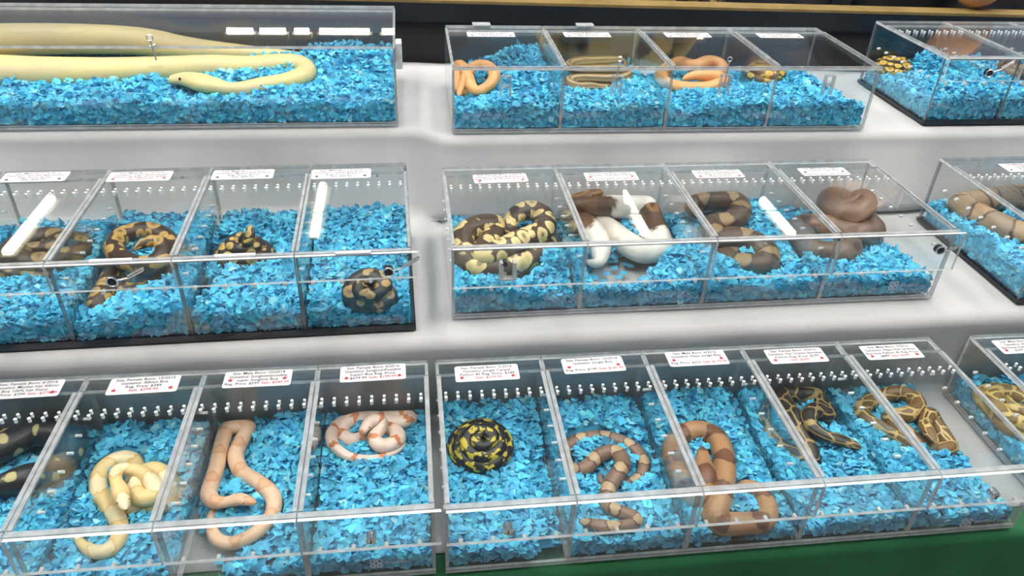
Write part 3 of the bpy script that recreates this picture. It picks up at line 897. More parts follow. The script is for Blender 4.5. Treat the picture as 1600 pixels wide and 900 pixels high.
# ------------------------------------------------------------------ paper bedding
def bedding(key, comp, label, hs, marks=(), seed=0, dens=1.0):
    """hs: heights (front-left, front-right, back-left, back-right); marks: (px, py, radius, change of height)"""
    c = CASES[key]
    rng = np.random.RandomState(seed * 17 + 5)
    one = len(c['lids']) == 1
    x0, x1 = (comp * c['w'], (comp + 1) * c['w']) if not one else (0, c['L'])
    m = .0055
    x0, x1, y0, y1 = x0 + m, x1 - m, .0062, c['D'] - .0065
    W_, D_ = x1 - x0, y1 - y0
    zf = c['zb'] + .0005
    nb = int(26 * W_ / .16)
    bx, by = rng.uniform(x0, x1, nb), rng.uniform(y0, y1, nb)
    bs, ba = rng.uniform(.011, .026, nb), rng.normal(0, .006, nb)
    mk = []
    for (px, py, rad, dh) in marks:
        q = w2loc(key, onz(px, py, c['base'] + .012))
        mk.append((q[0], q[1], rad, dh))
    sn = c['snakes'].get(0 if one else comp, [])

    def H(X, Y, snakes=True):
        a, b = (X - x0) / W_, (Y - y0) / D_
        h = (hs[0] * (1 - a) + hs[1] * a) * (1 - b) + (hs[2] * (1 - a) + hs[3] * a) * b
        for i in range(nb):
            h = h + ba[i] * np.exp(-((X - bx[i]) ** 2 + (Y - by[i]) ** 2) / (2 * bs[i] ** 2))
        for (qx, qy, rad, dh) in mk:
            h = h + dh * np.exp(-(((X - qx) ** 2 + (Y - qy) ** 2) / rad ** 2) ** 2)
        h = zf + np.clip(h, -.002, c['H'] - .02)
        if snakes:
            for (lo, rw, rh) in sn:
                for k in range(0, len(lo), 3):
                    d2 = (X - lo[k, 0]) ** 2 + (Y - lo[k, 1]) ** 2
                    h = np.where(d2 < (rw[k] * 1.08 + .001) ** 2, np.minimum(h, lo[k, 2] - rh[k] * .88), h)
        return np.maximum(h, zf - .001)

    Vs, Ts, Cs = [], [], []
    cnt = 0
    # the packed body under the loose flakes
    nx, ny = max(10, int(W_ / .006)), max(10, int(D_ / .006))
    gx, gy = np.meshgrid(np.linspace(x0 + .004, x1 - .004, nx), np.linspace(y0 + .005, y1 - .004, ny))
    gh = np.maximum(H(gx, gy) - .004, zf - .0004)
    jit = rng.normal(0, .0010, gh.shape)
    top = np.stack([gx, gy, np.maximum(gh + jit, zf - .0004)], -1).reshape(-1, 3)
    idx = np.arange(nx * ny).reshape(ny, nx)
    Q = np.stack([idx[:-1, :-1], idx[:-1, 1:], idx[1:, 1:], idx[1:, :-1]], -1).reshape(-1, 4)
    zc = top[:, 2]
    keep = (zc[Q].max(1) > zf + .0012)
    Q = Q[keep]
    ring = np.concatenate([idx[0, :], idx[1:, -1], idx[-1, -2::-1], idx[-2:0:-1, 0]])
    low = top[ring].copy()
    low[:, 2] = zf - .0004
    k = len(ring)
    li = np.arange(k) + len(top)
    nxt = np.roll(np.arange(k), -1)
    sk = np.stack([ring, li, li[nxt], ring[nxt]], -1)
    Vb = np.vstack([top, low])
    tri = lambda q: np.vstack([q[:, [0, 1, 2]], q[:, [0, 2, 3]]])
    Tb = np.vstack([tri(Q), tri(sk)])
    Vs.append(Vb)
    Ts.append(Tb)
    bc = np.array(srgb(50, 160, 205))  # body darker than the flakes: shade between them put into the colour
    Cs.append(np.tile(bc, (len(Vb), 1)))
    cnt += len(Vb)

    def flakes(pos, nrm, size, flat):
        """irregular curled flakes at pos, facing nrm"""
        nonlocal cnt
        n = len(pos)
        if n == 0:
            return
        K = 7
        ang = np.linspace(0, 2 * math.pi, K, endpoint=False)[None] + rng.uniform(-.3, .3, (n, K))
        rad = size[:, None] * rng.uniform(.55, 1.2, (n, K))
        asp = rng.uniform(.55, 1.0, (n, 1))
        rot = rng.uniform(0, 6.28, (n, 1))
        lx, ly = rad * np.cos(ang), rad * np.sin(ang) * asp
        curl = rng.normal(0, 55, (n, 1))
        lz = curl * lx ** 2 + rng.normal(0, .0007, (n, K)) - rng.uniform(.1, .5, (n, 1)) * size[:, None] * .5
        px_, py_ = lx * np.cos(rot) - ly * np.sin(rot), lx * np.sin(rot) + ly * np.cos(rot)
        nn = nrm + rng.normal(0, flat, (n, 3))
        nn /= np.linalg.norm(nn, axis=1)[:, None]
        ref = np.where(np.abs(nn[:, 2:3]) > .7, np.array([[1., 0, 0]]), np.array([[0, 0, 1.]]))
        e1 = np.cross(ref, nn)
        e1 /= np.linalg.norm(e1, axis=1)[:, None]
        e2 = np.cross(nn, e1)
        R = pos[:, None] + px_[..., None] * e1[:, None] + py_[..., None] * e2[:, None] + lz[..., None] * nn[:, None]
        C = pos[:, None, :]
        A = np.concatenate([C, R], 1)
        A[..., 0] = np.clip(A[..., 0], x0 - .0008, x1 + .0008)
        A[..., 1] = np.clip(A[..., 1], y0 - .0008, y1 + .0008)
        A[..., 2] = np.clip(A[..., 2], zf - .0002, c['H'] - .006)
        ids = (np.arange(n) * (K + 1))[:, None] + cnt
        T = [np.concatenate([ids, ids + 1 + j, ids + 1 + (j + 1) % K], 1) for j in range(K)]
        Vs.append(A.reshape(-1, 3))
        Ts.append(np.vstack(T))
        b_ = rng.normal(1.0, .20, (n, 1))
        col = np.clip(np.array(srgb(96, 206, 246))[None] * b_ + rng.normal(0, .012, (n, 3)), .01, 1)
        pale = rng.rand(n, 1) < .06
        col = np.where(pale, np.array(srgb(160, 226, 236))[None] * b_, col)
        Cs.append(np.repeat(col, K + 1, 0))
        cnt += n * (K + 1)

    n = int(W_ * D_ / 1e-4 * 4.2 * dens)
    X, Y = rng.uniform(x0 + .002, x1 - .002, n), rng.uniform(y0 + .002, y1 - .002, n)
    h0 = H(X, Y, False)
    h1 = H(X, Y)
    Z = h1 + rng.uniform(-.003, .005, n)
    ok = (h0 > zf + .004 + rng.uniform(0, .004, n))
    for (lo, rw, rh) in sn:
        for k in range(0, len(lo), 2):
            d2 = (X - lo[k, 0]) ** 2 + (Y - lo[k, 1]) ** 2
            near = (d2 < (rw[k] + .0035) ** 2) & (Z > lo[k, 2] - rh[k] * .40)
            ok &= ~near
    pos = np.stack([X, Y, Z], -1)[ok]
    flakes(pos, np.tile([[0, 0, 1.]], (len(pos), 1)), rng.uniform(.0036, .0098, len(pos)), .55)
    # pressed against the walls
    for (ax, val, sgn) in ((1, y0 + .0015, -1), (0, x0 + .0015, -1), (0, x1 - .0015, 1), (1, y1 - .0015, 1)):
        ln = W_ if ax == 1 else D_
        n = int(ln / .01 * 5.5 * 5.0 * (1 if ax == 1 and sgn < 0 else .6))
        tt = rng.uniform(0, ln, n)
        off_ = -sgn * rng.uniform(0, .004, n)
        X = x0 + tt if ax == 1 else val + off_
        Y = val + off_ if ax == 1 else y0 + tt
        hh = H(X, Y)
        Z = zf + rng.rand(n) * .055
        ok = (Z < hh + .001) & (hh > zf + .003)
        nr = np.zeros((ok.sum(), 3))
        nr[:, ax] = sgn
        flakes(np.stack([X, Y, Z], -1)[ok], nr, rng.uniform(.0040, .0090, ok.sum()), .30)
    V = np.vstack(Vs)
    org = np.array([(x0 + x1) / 2, (y0 + y1) / 2, zf])
    o = np_mesh('paper_bedding', V - org, np.vstack(Ts), M['paper'], None, cols=np.vstack(Cs))
    o.location = Vector(loc2w(key, org))
    o.rotation_euler = (0, 0, c['yaw'])
    tag(o, label, 'bedding', None, 'stuff')
    return o


BL = 'blue paper flakes under the '
sd = 1
for key, comp, lab, hs, marks in (
    ('B3L', 0, 'blue paper flakes in the empty end of the lowest case', (.02, .02, .03, .03), ()),
    ('B3L', 1, BL + 'black snake with cream spots', (.025, .02, .03, .02), ()),
    ('B3L', 2, BL + 'cream albino boa', (.022, .02, .034, .034), ((145, 818, .022, .018), (255, 860, .03, -.012))),
    ('B3L', 3, BL + 'long peach boa', (.004, .026, .03, .042), ((300, 868, .05, -.04), (370, 790, .022, .016), (440, 880, .03, -.012))),
    ('B3L', 4, BL + 'pink boa with orange tail bands', (.026, .024, .03, .032), ()),
    ('B3R', 0, BL + 'black and yellow jungle python', (.026, .010, .03, .038), ((860, 870, .026, -.02),)),
    ('B3R', 1, BL + 'brown boa with tan saddles', (.019, .018, .034, .036), ((925, 660, .03, .010),)),
    ('B3R', 2, BL + 'thick tan boa', (.022, .018, .036, .04), ((1160, 850, .03, -.02),)),
    ('B3R', 3, BL + 'dark snake with thin tan lines', (.024, .022, .030, .030), ((1270, 835, .025, -.01),)),
    ('B3R', 4, BL + 'golden netted python by the bare floor', (.026, .02, .03, .02), ((1500, 640, .05, -.07), (1530, 690, .04, -.07), (1560, 740, .04, -.07), (1590, 775, .04, -.06), (1465, 625, .03, -.04), (1460, 800, .02, -.03))),
    ('B3RR', 0, BL + 'netted python in the last low case', (.03, .03, .035, .03), ()),
    ('B3RR', 1, 'blue paper flakes in the last low case, out at its far end', (.03, .03, .035, .03), ()),
    ('B2L', 0, 'blue paper flakes at the hidden end of the black based case', (.034, .034, .04, .04), ()),
    ('B2L', 1, BL + 'olive brown python', (.036, .03, .05, .05), ()),
    ('B2L', 2, BL + 'tan tiger patterned python', (.028, .034, .052, .055), ((120, 500, .03, .006),)),
    ('B2L', 3, BL + 'small python with its dark head raised', (.034, .03, .048, .05), ((318, 470, .02, -.03), (335, 430, .02, -.03))),
    ('B2L', 4, BL + 'dark python wound into a ball', (.032, .026, .056, .058), ()),
    ('B2R', 0, BL + 'yellow and brown pastel python', (.036, .026, .03, .012), ((780, 428, .052, -.09), (745, 432, .03, -.08), (815, 425, .03, -.08), (870, 425, .03, .02))),
    ('B2R', 1, BL + 'white pied python', (.03, .03, .012, .03), ((960, 428, .045, -.09), (950, 448, .03, -.08), (995, 415, .035, -.08), (1060, 420, .03, .014))),
    ('B2R', 2, BL + 'dark olive boa', (.03, .034, .02, .045), ((1205, 350, .035, .02),)),
    ('B2R', 3, BL + 'dusky brown boa', (.034, .03, .03, .004), ((1420, 380, .05, -.06), (1400, 340, .06, -.06), (1460, 400, .035, -.05), (1230, 335, .03, .015))),
    ('B2RR', 0, BL + 'tan boa by the end wall', (.04, .04, .04, .04), ()),
    ('B2RR', 1, 'blue paper flakes in the second bay of the tan boa case', (.04, .04, .04, .04), ()),
    ('B1L', 0, BL + 'large pale yellow python', (.032, .036, .05, .062), ((560, 120, .09, .012),)),
    ('B1R', 0, BL + 'orange pretzel of a snake', (.034, .046, .02, .085), ((800, 130, .03, .012), (850, 120, .03, .01))),
    ('B1R', 1, BL + 'olive brown striped python', (.03, .044, .03, .05), ()),
    ('B1R', 2, BL + 'orange snake in two stacked coils', (.032, .046, .02, .035), ()),
    ('B1R', 3, BL + 'small brown and yellow python', (.044, .036, .03, .02), ((1250, 150, .04, .016), (1340, 150, .03, -.01))),
    ('B1RR', 0, BL + 'small yellow and black python', (.036, .044, .02, .055), ((1450, 125, .04, .02),)),
    ('B1RR', 1, BL + 'grey brown boa', (.04, .04, .05, .05), ()),
    ('B1RR', 2, 'blue paper flakes in the last bay of the top row', (.04, .04, .05, .05), ()),
):
    bedding(key, comp, lab, hs, marks, sd, .55 if key == 'B1L' else 1.0)
    sd += 1


# ------------------------------------------------------------------ price cards
def text_mesh(body, size, align='CENTER'):
    cu = bpy.data.curves.new('txt', 'FONT')
    cu.body = body
    cu.size = size
    cu.align_x = align
    cu.align_y = 'CENTER'
    cu.space_line = .95
    cu.resolution_u = 2
    cu.offset = size * .012
    ob = bpy.data.objects.new('txt', cu)
    COL.objects.link(ob)
    dg = bpy.context.evaluated_depsgraph_get()
    me = bpy.data.meshes.new_from_object(ob.evaluated_get(dg))
    bpy.data.objects.remove(ob)
    bpy.data.curves.remove(cu)
    return me


def price_card(key, px, py, lines, label, cw=.097, ch=.0365, red=True, red_from=None, stars=True, rz=0.0, sy_=-.0095):
    c = CASES[key]
    z = c['base'] + c['H'] + .0056
    P = onz(px, py, z)
    o = empty('price_card', (P[0], P[1], z), c['yaw'] + r_(rz))
    tag(o, label, 'card', 'price cards on the lids')
    rr = .0035
    pts = []
    for (sx, sy, a0) in ((1, 1, 0), (-1, 1, 90), (-1, -1, 180), (1, -1, 270)):
        for a in (0, 45, 90):
            th = math.radians(a0 + a)
            pts.append((sx * (cw / 2 - rr) + rr * math.cos(th), sy * (ch / 2 - rr) + rr * math.sin(th)))
    m = MB()
    n = len(pts)
    m.poly([(x, y, .0007) for x, y in pts])
    m.poly([(x, y, 0) for x, y in reversed(pts)])
    for i in range(n):
        j = (i + 1) % n
        m.poly([(pts[i][0], pts[i][1], 0), (pts[j][0], pts[j][1], 0), (pts[j][0], pts[j][1], .0007), (pts[i][0], pts[i][1], .0007)])
    m.build('card', M['card'], o)
    k = len(lines)
    lh = .0078
    for i, ln in enumerate(lines):
        if not ln:
            continue
        yy = (k / 2 - .5 - i) * lh + .0012
        parts = ln.split('|')
        segs = [(parts[0], M['ink'])] + ([(parts[1], M['ink_red'])] if len(parts) > 1 else [])
        mes = [text_mesh(s, .0076, 'LEFT') for s, _ in segs]
        ws = [max(v.co.x for v in me.vertices) if len(me.vertices) else 0 for me in mes]
        gap = .003 if len(segs) > 1 else 0
        tot = sum(ws) + gap
        sc_x = min(1.0, (cw - .006) / tot)
        x = -tot * sc_x / 2
        for me, wd, (_, mt) in zip(mes, ws, segs):
            for v in me.vertices:
                v.co.x = v.co.x * sc_x + x
                v.co.y += yy
                v.co.z += .0009
            x += (wd + gap) * sc_x
            link('lettering', me, mt if red else M['ink'], o)
    if stars:
        for s in (-1, 1):
            sm = []
            for i in range(10):
                a = math.pi / 2 + i * math.pi / 5
                q = .0048 if i % 2 == 0 else .002
                sm.append((s * cw * .40 + q * math.cos(a), sy_ + q * math.sin(a), .0010))
            MB().poly(sm).build('star', M['ink_red'] if red else M['ink'], o)
    return o


CL = 'white price card '
price_card('B3L', 40, 609, ['Sex: Female Born: 6/2016', 'Genetics: Motley het Albino', 'Boa 100% het Sharp', 'Reg. Price: $399 |Sale: $279.99'], CL + 'above the black snake with cream spots', rz=1)
price_card('B3L', 225, 602, ['Sex: Female Born: 10/2015', 'Genetics: Albino Boa', 'Reg. Price: $349', '|Sale: $299.99'], CL + 'reading Albino Boa', rz=1)
price_card('B3L', 403, 592, ['Sex: Male Born: 10/2014', 'Genetics: Sunglow/possible', 'super Sunglow Boa', 'Reg. Price: $599 |Sale: $349.99'], CL + 'reading Sunglow above the long peach boa', sy_=-.002)
price_card('B3L', 583, 583, ['Sex: Female Born: 6/2016', 'Genetics: Sunglow/Possible', 'Super! Boa Reg. Price:', '$679.99 |Sale: $199.99'], CL + 'reading Super! Boa above the pink boa', rz=1)
price_card('B3R', 761, 583, ['Sex: Female Born: 5/2016', 'Genetics: Jungle Carpet', 'Python 45 Reg. Price: $349', '|Sale: $239.99'], CL + 'reading Jungle Carpet Python')
price_card('B3R', 927, 570.5, ['Sex: Female Born: 10/2014', 'Genetics: Jungle Boa', '', 'Reg. Price: $199 |Sale: $141.99'], CL + 'reading Jungle Boa above the brown boa', sy_=-.003, rz=1)
price_card('B3R', 1089, 560, ['Sex: Male Born: 6/2016', 'Genetics: Hypo Jungle Boa', '', 'Reg. Price: $225 |Sale: $179.99'], CL + 'reading Hypo Jungle Boa', sy_=-.003)
price_card('B3R', 1244, 556, ['Sex: Female Born: 5/2016', 'Genetics: Het Granite Burmese', 'Python Reg. Price: $299', '|Sale: $200'], CL + 'reading Granite Burmese Python')
price_card('B3R', 1393, 550, ['Sex: Male Born: 5/2016', 'Genetics: Hypo Het Granite', 'Burmese Python 45 Reg. Price:', '$899 |Sale: $599'], CL + 'reading Hypo above the golden python by the bare floor')
price_card('B3RR', 1600, 541, ['Sex: Male Born: 5/2016', 'Genetics: Albino Het', 'Burmese Python Reg. Price:', '$299 |Sale: $199'], CL + 'above the netted python in the last low case')
price_card('B2L', 55, 277, ['Sex: Male Born: 6/2016', 'Genetics: Normal Ball Python', 'Reg. Price: $150', 'Sale: $99.99'], CL + 'above the olive brown python', red=False, cw=.1)
price_card('B2L', 219, 276, ['Sex: Male Born: 6/2016', 'Genetics: Tiger Reticulated', 'Python 45 Reg. Price: $349', '|Sale: $249.99'], CL + 'reading Tiger Reticulated Python', cw=.1)
price_card('B2L', 380, 273, ['Sex: Male Born: 7/2016', 'Genetics: Mojave Ball Python', 'Reg. Price: $175', 'Sale: $89.99'], CL + 'reading Mojave Ball Python', red=False, cw=.1)
price_card('B2L', 533, 272, ['Sex: Male Born: 5/2016', 'Genetics: Yellow Ball Python', 'Reg. Price: $175', 'Sale: $99.99'], CL + 'reading Yellow Ball Python above the balled snake', red=False, cw=.1)
price_card('B2R', 782, 279, ['Sex: Female Born: 6/2016', 'Genetics: Pastel Ball Python', 'Reg. Price: $199 |Sale: $149.99', ''], CL + 'reading Pastel Ball Python', cw=.095, ch=.034, rz=2)
price_card('B2R', 955, 276, ['Sex: Female Born: 5/2016', 'Genetics: Pied Ball Python', '', 'Reg. Price: $650 |Sale: $499.99'], CL + 'reading Pied Ball Python', cw=.095, ch=.034, sy_=-.002)
price_card('B2R', 1122, 272, ['Sex: Female Born: 6/2015', 'Genetics: Colombian Boa', 'Reg. Price: $199', '|Sale: $149.99'], CL + 'reading Colombian Boa above the dark olive boa', cw=.092, ch=.033)
price_card('B2R', 1287, 268.5, ['Sex: Male Born: 6/2015', 'Genetics: Hypo Boa', '', 'Reg. Price: $225 Sale: $159.99'], CL + 'reading Hypo Boa above the dusky brown boa', cw=.092, ch=.033, red=False, sy_=-.001)
price_card('B2RR', 1604, 262, ['Sex: Male Born: 5/2015', 'Genetics: Boa', 'Reg. Price: $199', 'Sale: $149.99'], CL + 'above the tan boa by the end wall', red=False)
for px_, py_, what in ((767, 54, 'orange pretzel of a snake'), (917, 54.5, 'olive brown striped python'), (1074, 55, 'orange snake in two stacked coils'), (1218, 56, 'small brown and yellow python')):
    price_card('B1R', px_, py_, ['Sex: Female Born: 6/2016', 'Genetics: Ball Python', 'Reg. Price: $199', 'Sale: $149.99'], CL + 'above the ' + what, red=False, ch=.034)


# ------------------------------------------------------------------ latches, hooks, handles, locks
def on_front(key, px, py, off=-.012):
    """pixel -> case-local point on the plane of the front"""
    c = CASES[key]
    P = ony(px, py, loc2w(key, (0, off, 0))[1])
    return w2loc(key, P)


def on_lid(key, px, py, dz=.006):
    c = CASES[key]
    return w2loc(key, onz(px, py, c['base'] + c['H'] + dz))


def comp_lid(key, lx):
    c = CASES[key]
    return c['lids'][min(len(c['lids']) - 1, max(0, int(lx / c['w'])))]


def chrome_lock(key, px, py):
    q = on_front(key, px, py)
    y = -.0062 - TH
    m = MB().tube((q[0], y + .001, q[2]), (q[0], y - .010, q[2]), .0065, 16)
    m.tube((q[0], y - .010, q[2]), (q[0], y - .0115, q[2]), .0055, 16, r2=.003)
    o = m.build('lock_cylinder', M['chrome'], comp_lid(key, q[0]))
    o['label'] = 'chrome lock cylinder'
    MB().box((q[0] - .0008, y - .0122, q[2] - .003), (q[0] + .0008, y - .0115, q[2] + .003)).build('keyhole', M['steel_dark'], comp_lid(key, q[0]))


chrome_lock('B3L', 580, 832)
chrome_lock('B3R', 793, 822)
chrome_lock('B3R', 1548, 766)


def hook_latch(key, px, py, ang=20.0, ln=.04, chrome=True):
    """round knob on the flange with a bent wire arm"""
    q = on_front(key, px, py)
    y = -.0062 - TH
    lid = comp_lid(key, q[0])
    k = MB().tube((q[0], y + .0005, q[2]), (q[0], y - .007, q[2]), .0075, 18).build('knob', M['steel_dark'], lid)
    a = math.radians(ang)
    dx, dz = math.cos(a), math.sin(a)
    m = MB().torus((q[0], y - .008, q[2]), (1, 0, 0), (0, 0, 1), .0072, .0013, 16, 6)
    p0 = (q[0] + .0072 * dx, y - .008, q[2] + .0072 * dz)
    p1 = (q[0] + (.0072 + ln * .4) * dx, y - .008, q[2] + (.0072 + ln * .4) * dz - .002)
    p2 = (q[0] + (.0072 + ln) * dx, y - .009, q[2] + (.0072 + ln) * dz + .003)
    m.path([p0, p1, p2], .0014, 6)
    m.path([p2, (p2[0], p2[1], p2[2] + .004), (p1[0], p1[1], p1[2] + .004)], .0014, 6)
    m.build('wire_hook', M['chrome'], lid)


hook_latch('B2L', 175, 440, 18)
hook_latch('B2L', 607, 428, 22)
hook_latch('B1RR', 1543, 113, 25)
hook_latch('B2R', 1467, 389, 5, .02)


def pin_latch(key, px, py, pin=True):
    """clear plastic post on the front with a metal eye pin dropped through it"""
    q = on_front(key, px, py, -.004)
    lid = comp_lid(key, q[0])
    x, z = q[0], q[2]
    H = CASES[key]['H']
    m = MB()
    for s in (-1, 1):
        m.box((x + s * .0085 - .002, -.010, z - .020), (x + s * .0085 + .002, -.0008, z + .016))
    m.box((x - .0065, -.010, z - .004), (x + .0065, -.0008, z + .002))
    m.box((x - .0105, -.010, z + .016), (x + .0105, -.0008, z + .019))
    m.build('latch_post', M['post'], lid, bevel=.001)
    if pin:
        top = H + .022
        p = MB().torus((x, -.007, top), (1, 0, 0), (0, 0, 1), .0042, .0011, 14, 6)
        p.path([(x, -.007, top - .004), (x - .001, -.0065, H - .004), (x - .001, -.0065, z - .008)], .0013, 6)
        p.build('eye_pin', M['chrome'], lid)


pin_latch('B1R', 790, 133, False)
pin_latch('B1R', 963, 132)
pin_latch('B1R', 1131, 130)
pin_latch('B1R', 1292, 130, False)
q = on_front('B1L', 240, 82, -.006)
H_ = CASES['B1L']['H']
MB().torus((q[0], -.010, H_ + .020), (1, 0, 0), (0, 0, 1), .005, .0013, 14, 6).path([(q[0], -.010, H_ + .015), (q[0] + .003, -.010, H_ - .018)], .0016, 6).path([(q[0] - .002, -.010, H_ + .006), (q[0] + .007, -.010, H_ + .009)], .0011, 6).build('eye_pin', M['chrome'], CASES['B1L']['lids'][0])
MB().box((q[0] - .012, -.013, H_ - .03), (q[0] + .012, -.0005, H_ - .012)).build('latch_post', M['clear'], CASES['B1L']['lids'][0])
# bent clear bracket at the end of the wide case
L_ = CASES['B1L']['L']
MB().box((L_ + .0004, .02, H_ - .045), (L_ + .012, .05, H_ + .004)).build('end_bracket', M['edge_lit'], CASES['B1L']['o'], bevel=.002)
# lock posts on the pastel python's lid
q = on_front('B2R', 793, 418)
m = MB()
for dx in (-.010, .010):
    m.box((q[0] + dx - .003, -.0225, q[2] - .016), (q[0] + dx + .003, -.0112, q[2] + .014))
m.box((q[0] - .013, -.0225, q[2] - .018), (q[0] + .013, -.0112, q[2] - .014))
m.build('latch_post', M['edge'], comp_lid('B2R', q[0]), bevel=.001)
MB().tube((q[0] - .005, -.011, q[2] + .012), (q[0] - .005, -.0225, q[2] + .012), .004, 12).build('knob', M['steel_dark'], comp_lid('B2R', q[0]))
# pull bars on the lids of the black based case
for px_, py_, ww in ((173, 409, .056), (367, 401, .056), (552, 397, .05), (1100, 0, 0)):
    if not ww:
        continue
    q = on_lid('B2L', px_, py_)
    lid = comp_lid('B2L', q[0])
    H2 = CASES['B2L']['H']
    MB().box((q[0] - ww / 2, q[1] - .002, H2 + .0054), (q[0] + ww / 2, q[1] + .004, H2 + .0094)).build('pull_bar', M['plastic_white'], lid, bevel=.001)
for px_, py_ in ((126, 281), (285, 278), (441, 276), (589, 275)):
    q = on_lid('B2L', px_, py_)
    MB().tube((q[0], q[1], H2 + .0052), (q[0], q[1], H2 + .0085), .0032, 10, r2=.002).build('screw', M['chrome'], comp_lid('B2L', q[0]))
# hinge plates on the top row
for px_ in (754, 917):
    q = on_lid('B1R', px_, 45)
    H1, D1 = CASES['B1R']['H'], CASES['B1R']['D']
    MB().box((q[0] - .019, D1 - .012, H1 + .0056), (q[0] + .019, D1 + .010, H1 + .0096)).build('hinge_plate', M['edge'], CASES['B1R']['o'], bevel=.001)


# etched maker's mark: a round emblem of four panes and a faint line of letters
def emblem(key, px, py, s):
    c = CASES[key]
    q = on_front(key, px, py, 0.0)
    m = MB()
    y = -.0006
    for ix in (-1, 1):
        for iz in (-1, 1):
            x0_, z0_ = q[0] + ix * s * .52, q[2] + iz * s * .52
            pts = []
            for k in range(12):
                a = 2 * math.pi * k / 12
                rr = s * .46 / max(abs(math.cos(a)), abs(math.sin(a))) ** .75
                pts.append((x0_ + rr * math.cos(a), y, z0_ + rr * math.sin(a)))
            n = len(pts)
            inner = [((p[0] - x0_) * .55 + x0_, y, (p[2] - z0_) * .55 + z0_) for p in pts]
            for k in range(n):
                j = (k + 1) % n
                m.poly([pts[k], pts[j], inner[j], inner[k]])
    x = q[0] + s * 1.5
    for k in range(7):
        hgt = s * (.42 if k % 3 else .62)
        for dx in (0, s * .26):
            m.poly([(x + dx, y, q[2] - s * .3), (x + dx + s * .1, y, q[2] - s * .3), (x + dx + s * .1, y, q[2] - s * .3 + hgt), (x + dx, y, q[2] - s * .3 + hgt)])
        m.poly([(x, y, q[2] - s * .3 + hgt), (x + s * .36, y, q[2] - s * .3 + hgt), (x + s * .36, y, q[2] - s * .22 + hgt), (x, y, q[2] - s * .22 + hgt)])
        x += s * .56
    fp = [ch for ch in c['o'].children if ch.name.startswith('front_panel')][0]
    o = m.build('etched_mark', M['etch'], fp)
    o['label'] = 'white etched emblem of four panes with a line of letters'


emblem('B2R', 1397, 447, .0085)
emblem('B3L', 588, 876, .0085)
emblem('B3R', 1508, 814, .0085)

# ------------------------------------------------------------------ people behind the rail
SKIN = principled('skin_tone', srgb(214, 160, 124), 0.5)
HAIR = noisy('hair', (.02, .014, .01), (.035, .025, .018), 60.0, 0.6)
BLACKT = noisy('black_shirt', (.006, .006, .008), (.012, .012, .015), 20.0, 0.85)
t = NT('camouflage_shirt')
tc = t.n('ShaderNodeTexCoord')
n1 = t.noise(tc.outputs['Object'], 6.5, 3.0)
n2 = t.noise(tc.outputs['Object'], 9.0, 3.0)
c = t.mix(t.step(n1, .50, .54), srgb(150, 134, 84), srgb(84, 76, 46))
c = t.mix(t.step(n2, .56, .60), c, srgb(40, 34, 26))
CAMO = t.finish(t.n('ShaderNodeBsdfPrincipled', {'Base Color': c, 'Roughness': .85}).outputs[0])
JEANS = noisy('dark_trousers', (.012, .013, .018), (.02, .022, .03), 30.0, 0.85)
SHOE = principled('shoe', (.02, .018, .016), 0.5)


